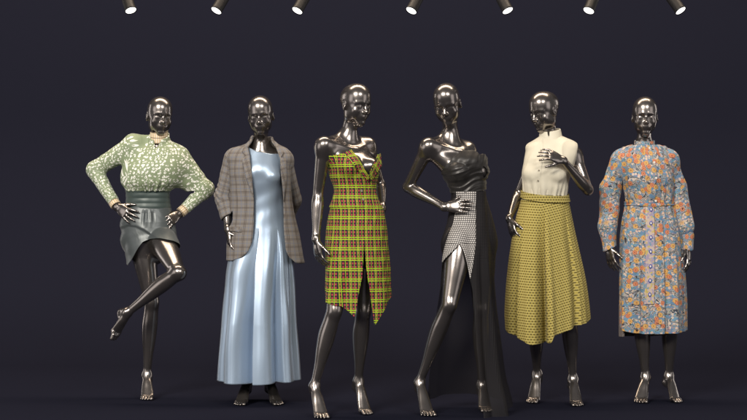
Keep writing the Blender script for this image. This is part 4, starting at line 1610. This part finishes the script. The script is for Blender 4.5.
def dress_m5(B):
    S, G, root, base, pr = B['S'], B['G'], B['root'], B['base'], B['prim']
    D = S['D']
    X, Y, Z = G.x, G.y, G.z
    wy = base[1]
    body = [pxcol(D, [(136, 541, 561, .055, .065), (140, 534, 571, .070, .08), (144, 527.5, 577, .090, .095), (152, 525.5, 578, .118, .11), (162, 523.6, 575, .140, .112), (172, 522.3, 571, .140, .112), (181, 522.8, 568.5, .128, .11),
                      (189, 523.2, 567.5, .118, .105), (197, 524, 566, .10, .09)])]
    F = G.ev(body)
    F = sm_min(F, pr['FT'] - .008, .012)
    outer = F
    F = shell(F, .007)
    F = np.maximum(F, -plane(G, (0, 0, zof(196, D)), (0, 0, 1)) + 0 * X)
    F = np.maximum(F, plane(G, P(577.4, 141, 0, D), (1, 0, -.17)))
    F = np.maximum(F, plane(G, P(526.0, 143.5, 0, D), (-1, 0, .25)))
    # arm holes and neck hole
    F = np.maximum(F, .006 - pr['FAR'])
    nb = P(551, 137, .0, D)
    F = np.maximum(F, -np.maximum(np.sqrt((X - nb[0])**2 + (Y - nb[1])**2) - .055, -(Z - zof(143, D))))

    def disp(V):
        w = wrinkle(V, 11, .0045, (1, 1, .45), 4)
        h = np.clip((zof(176, D) - V[:, 2]) / (zof(176, D) - zof(197, D)), 0, 1)
        th = np.arctan2(V[:, 0] - xof(545, D), -(V[:, 1] - wy))
        w = w + h * .007 * gather(th, 12, 2)
        # placket step
        px = V[:, 0] - np.interp(-V[:, 2], [-zof(145, D), -zof(195, D)], [xof(540.5, D), xof(535, D)])
        w = w + np.where(V[:, 1] < wy, .0028 * np.exp(-(px / .007)**2) - .002 * np.exp(-((px - .013) / .004)**2), 0)
        return w
    bl = sdf_cloth("sleeveless_blouse", G, F, M['cream'], root, base, S=S, disp=disp)
    # shirt collar
    c0 = P(551, 141.5, .0, D); c1 = P(550, 128, .012, D)
    g = Grid(c0 - .13, c0 + .14, .0028)
    Fs = shell(g.ev([rc(c0 - [0, 0, .01], c1 + (c1 - c0) * .2, .074, .058)]), .007)
    Fs = np.maximum(Fs, plane(g, P(550, 130.2, 0, D), (-.14, -.16, 1)))
    Fs = np.maximum(Fs, -plane(g, P(549, 141.5, 0, D), (.0, -.22, 1)))
    op = poly2(g, [(xof(547.8, D), zof(141, D)), (xof(545.6, D), zof(125, D)), (xof(549.0, D), zof(125, D))])
    Fs = np.maximum(Fs, -np.maximum(op, g.y - c0[1]))
    V, Q, N = g.mesh(Fs)
    V = smooth_quads(V, Q, 2)
    to_object("collar", V, Q, M['cream'], bl, base=base)
    for (px, py) in ((539.3, 151), (537.6, 160.5), (536.6, 171), (535.8, 181)):
        # find the surface by marching from the front
        y = wy - .3
        px_, pz_ = xof(px, D), zof(py, D)
        i = int(round((px_ - G.lo[0]) / G.h)); k = int(round((pz_ - G.lo[2]) / G.h))
        col = outer[i, :, k]
        j = int(np.argmax(col < .0))
        y = G.lo[1] + (j - 1 + col[j - 1] / (col[j - 1] - col[j])) * G.h
        button("button", np.array([px_, y - .008, pz_]), .0050, M['grey_button'], bl, base)

    def fold(T, Yp):
        g = np.clip((Yp - 205) / 120, 0, 1)
        o = 0
        for c, w, a in [(-.50, .10, .018), (.06, .08, .030), (1.10, .08, .010), (1.5, .2, .02), (2.2, .25, -.03), (-1.8, .25, -.02), (-2.5, .25, .03), (2.9, .2, .02), (.42, .14, -.008)]:
            o = o + a * np.exp(-((T - c) / w)**2)
        o = o - .130 * pleat(T, -.36, -.08, .05) - .040 * pleat(T, .52, .86, .06) - .035 * pleat(T, -1.15, -.86, .05)
        return o * g + .0012 * gather(T, 8, 1)
    rows = [(200, 521, 568.5, .100, .095), (207, 519, 570, .108, .108), (216, 516, 571.5, .120, .12), (230, 513, 574, .135, .135), (250, 509.5, 578, .155, .15), (282, 505.5, 584, .18, .17), (312, 503.5, 587, .2, .19), (344, 503.5, 588, .21, .2)]
    L = Loft(S, rows, pr['torso'] + [pr['legL'][0], pr['legR'][0]], .009, fold)
    a = lambda px, py: math.degrees(float(L.ang(px, py)))
    hem = curve([(-180, 318), (-110, 314), (-88, 314), (-80, 318), (-76, 329), (-68, 331.5), (a(515, 335), 336), (a(528.7, 341), 342.5), (a(540, 340), 341), (a(546.5, 339), 339.8), (a(547.2, 339), 339.4), (a(549.5, 333), 333.2),
                 (a(565, 328), 328.6), (a(580, 322), 323), (75, 321), (90, 316), (130, 316)])
    sk = L.build("tweed_skirt", M['tweed'], root, base, lambda T: 200.8 + 1.2 * np.sin(T), hem, 520, 220, uvfn=lambda U, V: (U, V - .26 * np.maximum(U + .03, 0) + .06 * np.minimum(U + .03, 0)))
    # leg falls: waistband
    Lw = Loft(S, [(190, 522.4, 567, .103, .094), (197, 522, 567.6, .104, .096), (204, 520, 569.6, .106, .100)], pr['torso'], .010, None)
    tw = curve([(-180, 193.4), (-90, 192.4), (-30, 196.5), (0, 198), (40, 198.4), (90, 196.3), (140, 194)])
    Lw.build("waistband", M['tweed'], sk, base, lambda T: tw(T) - 2.2, lambda T: tw(T) + 4.6, 260, 30, off=.010)


def dress_m6(B):
    S, G, root, base, pr = B['S'], B['G'], B['root'], B['base'], B['prim']
    D = S['D']
    X, Y, Z = G.x, G.y, G.z
    wy = base[1]
    body = [pxcol(D, [(141, 634.5, 655.5, .058, .065), (144.5, 632, 658, .066, .075), (148, 624, 666, .080, .09), (153, 617, 672, .098, .10), (162, 618, 674, .125, .112), (175, 622, 673, .142, .118), (190, 624.5, 673, .132, .112),
                      (200, 626, 672.5, .118, .10), (207, 626, 673, .112, .10)])]
    sl, el, wl = arm_pts(S, 'L'); sr, er, wr = arm_pts(S, 'R')
    l1, l2, l3 = P(621, 160.5, 0, D), P(611, 188, .02, D), P(609.8, 249, -.02, D)
    r1, r2, r3 = P(666.5, 160.5, 0, D), P(676.5, 188, .02, D), P(687.6, 250, -.02, D)
    lm, rm = P(607.5, 226, .0, D), P(683.5, 226, .0, D)
    A1 = G.ev([rc(l1, l2, .053, .055, k=.03), rc(l2, lm, .055, .056, k=.03), rc(lm, l3, .055, .040, k=.02)])
    A2 = G.ev([rc(r1, r2, .053, .054, k=.03), rc(r2, rm, .054, .060, k=.03), rc(P(687, 236, -.01, D), r3, .036, .028, k=.002)])
    F = sm_min(G.ev(body), pr['FT'] - .009, .012)
    F = join(G, F, A1, l1, .03, .07)
    F = join(G, F, A2, r1, .03, .07)
    outer = F
    F = shell(F, .007)
    inb = np.maximum(X - xof(678.5, D), xof(619.5, D) - X)
    F = np.maximum(F, -np.maximum(plane(G, (0, 0, zof(205.5, D)), (0, 0, 1)) + 0 * X, np.maximum(inb, np.maximum(-A1, -A2))))
    c1 = plane(G, P(610.3, 248.3, 0, D), (.45, 0, -1))
    F = np.maximum(F, np.where(X < xof(621, D), c1, -1))
    c2 = plane(G, P(688.5, 249.7, 0, D), (0, 0, -1))
    F = np.maximum(F, np.where(X > xof(677, D), c2, -1))
    nb = P(644.5, 140, .008, D)
    F = np.maximum(F, -np.maximum(np.sqrt((X - nb[0])**2 + (Y - nb[1])**2) - .054, -(Z - zof(147, D))))
    F = np.maximum(F, plane(G, P(644.5, 145.2, 0, D), (0, -.04, 1)) + 0 * X)

    def disp(V):
        w = wrinkle(V, 8, .0095, (1, 1, .45), 6)
        h = np.clip((zof(185, D) - V[:, 2]) / (zof(185, D) - zof(205, D)), 0, 1) * (np.abs(V[:, 0] - xof(650, D)) < .17)
        th = np.arctan2(V[:, 0] - xof(650, D), -(V[:, 1] - wy))
        w = w + h * .009 * gather(th, 13, 3)
        sy = np.clip((V[:, 2] - zof(163, D)) / .05, 0, 1)
        rn = np.hypot(V[:, 0] - xof(644.5, D), V[:, 1] - wy)
        w = w * np.clip((rn - .05) / .06, 0, 1)
        w = w + .0022 * sy * np.sin(V[:, 0] * 210) * (np.abs(V[:, 0] - xof(645, D)) < .14) * np.clip((rn - .08) / .04, 0, 1)
        return w
    arms_uv = [([l1, l2, lm, l3], lambda C, d: (d < .066) & (C[:, 0] < xof(622, D) - .15 * np.clip(C[:, 2] - zof(175, D), 0, 1))),
               ([r1, r2, rm, r3], lambda C, d: (d < .066) & (C[:, 0] > xof(671, D) + .15 * np.clip(C[:, 2] - zof(175, D), 0, 1)))]
    ct = sdf_cloth("coat_dress", G, F, M['flower'], root, base, S=S, arms=arms_uv, disp=disp)
    # stand collar
    g = Grid(nb - .12, nb + .10, .0028)
    Fs = shell(g.ev([rc(P(644.5, 150, .006, D), P(644.7, 130, .006, D), .064, .056)]), .007)
    Fs = np.maximum(Fs, plane(g, P(645, 140.6, 0, D), (0, -.14, 1)))
    Fs = np.maximum(Fs, -plane(g, P(645, 147.6, 0, D), (0, 0, 1)) + 0 * g.x)
    V, Q, N = g.mesh(Fs)
    uv = np.stack([np.arctan2(V[:, 0] - nb[0], nb[1] - V[:, 1]) * .06 + .3, V[:, 2]], 1)
    to_object("stand_collar", V, Q, M['flower'], ct, uv=uv[Q].reshape(-1, 2), base=base)

    def fold(T, Yp):
        g = np.clip((Yp - 205) / 100, 0, 1)
        o = 0
        for c, w, a in [(-.55, .09, -.014), (-.35, .1, .008), (.33, .05, -.012), (.62, .1, .012), (1.1, .12, -.010), (-1.05, .12, .010), (1.9, .25, .02), (2.7, .25, -.02), (-2., .25, -.02)]:
            o = o + a * np.exp(-((T - c) / w)**2)
        return o * g * 1.5 + .0065 * gather(T, 12, 5) * np.clip((232 - Yp) / 26, 0, 1)
    L = Loft(S, [(202, 626, 673, .114, .10), (210, 624, 675, .122, .112), (222, 621.3, 679, .132, .128), (236, 619.8, 681.8, .142, .142), (255, 619.2, 683.2, .148, .15), (285, 619, 684.8, .15, .152), (335, 619, 685.2, .152, .152)],
             pr['torso'] + [pr['legL'][0], pr['legR'][0]], .009, fold, power=2.25)
    hem = curve([(-180, 330), (-95, 322), (-80, 326), (-60, 330), (-35, 332), (0, 332.5), (40, 331.6), (80, 330.8), (100, 330.5), (140, 331)])
    sk = L.build("coat_skirt", M['flower'], ct, base, lambda T: 203.3 + 0 * T, hem, 520, 220)
    L.patch("button_placket", M['placket'], sk, base, [(642.3, 207), (642, 250), (641, 303)], [(650.8, 207), (650.6, 250), (650, 303)], 120, 12, .0035, .002)
    for py in (209.5, 223, 237, 251, 265.5, 279.5, 293.3):
        px = 647.2 - (py - 223) * .022
        th = float(L.ang(px, py)); p = L.surf(th, py, .0057)
        button("button", p, .0092, M['blue_button'], sk, base, (0, -1, 0), ry=.0138, thick=.004)
        button("button", p - [0, .003, 0], .0045, M['white_button'], sk, base, (0, -1, 0), ry=.007, thick=.003)
    for (px, py) in ((647, 148.5), (650.5, 163), (652, 178.5), (652.2, 201)):
        px_, pz_ = xof(px, D), zof(py, D)
        i = int(round((px_ - G.lo[0]) / G.h)); k = int(round((pz_ - G.lo[2]) / G.h))
        col = outer[i, :, k]; j = int(np.argmax(col < 0))
        button("button", np.array([px_, G.lo[1] + j * G.h - .012, pz_]), .0065, M['white_button'], ct, base)
    # belt
    bf = lambda T, Yp: .0015 * np.sin(Yp * 2.4) + 0 * T
    Lb = Loft(S, [(201, 625.6, 673.4, .120, .106), (209, 624.6, 674.4, .122, .110)], pr['torso'], .016, bf, power=2.15)
    bl = curve([(-90, 203.0), (0, 205.2), (90, 202.6), (180, 203)])
    Lb.build("belt", M['flower'], ct, base, lambda T: bl(T) - 1.6, lambda T: bl(T) + 1.6, 240, 16, off=.006, uoff=.2)
    L3 = Loft(S, [(300, 619.5, 684, .13, .13), (340, 619.5, 684.5, .13, .13)], None, .01, lambda T, Yp: .008 * gather(T, 9, 2), power=2.3)
    low = curve([(-180, 338), (-100, 337), (-70, 336.5), (-40, 333), (0, 331), (40, 331), (90, 330.5), (140, 336)])
    L3.build("lace_underskirt", M['lace'], root, base, lambda T: 305 + 0 * T, low, 300, 40,
             keep=lambda t, y: np.cos(t) < .45)
import time


def make_body(key, label):
    S = FIG[key]
    t0 = time.time()
    lo, hi = figure_bounds(S)
    G = Grid(lo, hi, VOX)
    F, prim, hinfo = body_fields(S, G)
    Fb = F.copy()
    for ax in range(3):                      # light smoothing so the gloss runs clean over the joins
        Fb[tuple(slice(1, -1) if i == ax else slice(None) for i in range(3))] = (
            np.take(Fb, np.arange(0, Fb.shape[ax] - 2), ax) + 2 * np.take(Fb, np.arange(1, Fb.shape[ax] - 1), ax) + np.take(Fb, np.arange(2, Fb.shape[ax]), ax)) * .25
    V, Q, N = G.mesh(Fb)
    del Fb
    base = np.array([P(*S['hip'][:3], S['D'])[0], CAMY + S['D'], 0])
    root = empty("mannequin", base, label, "mannequin", "glossy black mannequins standing in a row")
    to_object("body", V, Q, M['chrome'], root, normals=N, base=base)
    print(key, G.n, len(V), 'lowest', V[:, 2].min(), round(time.time() - t0, 1), 's', flush=True)
    return dict(S=S, G=G, F=F, prim=prim, root=root, base=base, head=hinfo)


for key, label, dress in [
    ("m1", "mannequin with one knee raised, in a green speckled blouse and short grey skirt", dress_m1),
    ("m2", "mannequin in a long light blue satin dress under an open brown check blazer", dress_m2),
    ("m3", "bare-shouldered mannequin in a strapless lime and red plaid dress with a front slit", dress_m3),
    ("m4", "mannequin with one hand on its waist in a long black evening gown", dress_m4),
    ("m5", "mannequin raising a hand to its chest, in a cream blouse and mustard yellow skirt", dress_m5),
    ("m6", "mannequin in a blue and orange flower-print long-sleeved coat dress, hands hanging down", dress_m6),
]:
    if ONLY and key not in ONLY:
        continue
    B = make_body(key, label)
    t0 = time.time()
    dress(B)
    print(key, 'clothes', round(time.time() - t0, 1), flush=True)
    del B


# ------------------------------------------------------------------ spotlights above the row
def lathe(prof, K=40):
    V = [(r * math.cos(2 * math.pi * i / K), r * math.sin(2 * math.pi * i / K), z) for r, z in prof for i in range(K)]
    F = [(j * K + i, j * K + (i + 1) % K, (j + 1) * K + (i + 1) % K, (j + 1) * K + i) for j in range(len(prof) - 1) for i in range(K)]
    return np.array(V), np.array(F)


def make_spot():
    root = empty("spotlight", (0, 0, 0), "x", "spotlight", "seven small spotlights hanging above the mannequins")
    V, F = lathe([(.0315, .004), (.0345, .0), (.0355, .004), (.0355, .014), (.034, .018), (.034, .135), (.030, .150), (.018, .156), (.001, .157)])
    to_object("barrel", V, F, M['black_metal'], root)
    V, F = lathe([(.0005, .0015), (.015, .0012), (.0315, .004)])
    to_object("lens", V, F, M['lens'], root)
    V, F = [], []
    return root


spot0 = make_spot()
SPOTS = [(131, 10.8, -20, "spotlight leftmost in the row of lamps, above the mannequin in the green blouse"),
         (216, 11, 27, "second spotlight from the left, above the gap before the blazer mannequin"),
         (297, 11, 27, "spotlight above the gap between the blue dress and the plaid dress"),
         (411, 11, 27, "fourth spotlight, above the gap between the plaid dress and the black gown"),
         (508, 11, -24, "spotlight above the gap between the black gown and the cream blouse"),
         (588.5, 11, 24, "spotlight second from the right, near the mannequin in the yellow skirt"),
         (681, 11, -30, "rightmost spotlight, above the mannequin in the flower-print coat dress")]
V_, F_ = lathe([(.006, 0), (.006, .60), (.022, .602), (.022, .62)], 16)
for i, (px, py, tilt, label) in enumerate(SPOTS):
    if i == 0:
        r = spot0
    else:
        r = spot0.copy()
        COL.objects.link(r)
        for ch in list(spot0.children):
            if ch.name.startswith("stem"):
                continue
            c = ch.copy()
            COL.objects.link(c)
            c.parent = r
    r["label"] = label
    p = P(px, py, 0, 9.9)
    r.location = tuple(p)
    r.rotation_euler = (math.radians(-24), math.radians(tilt), 0)
M_rot = None
bpy.context.view_layer.update()
for r in [o for o in scene.objects if o.type == 'EMPTY' and o.name.startswith("spotlight")]:
    # upright stem from the barrel's mid-point up to the rail out of frame
    top = r.matrix_world @ Vector((0, 0, .12))
    loc = r.matrix_world.inverted()
    V = [tuple(loc @ Vector((x + top.x, y + top.y, z + top.z))) for x, y, z in V_]
    to_object("stem", V, F_, M['black_metal'], r)
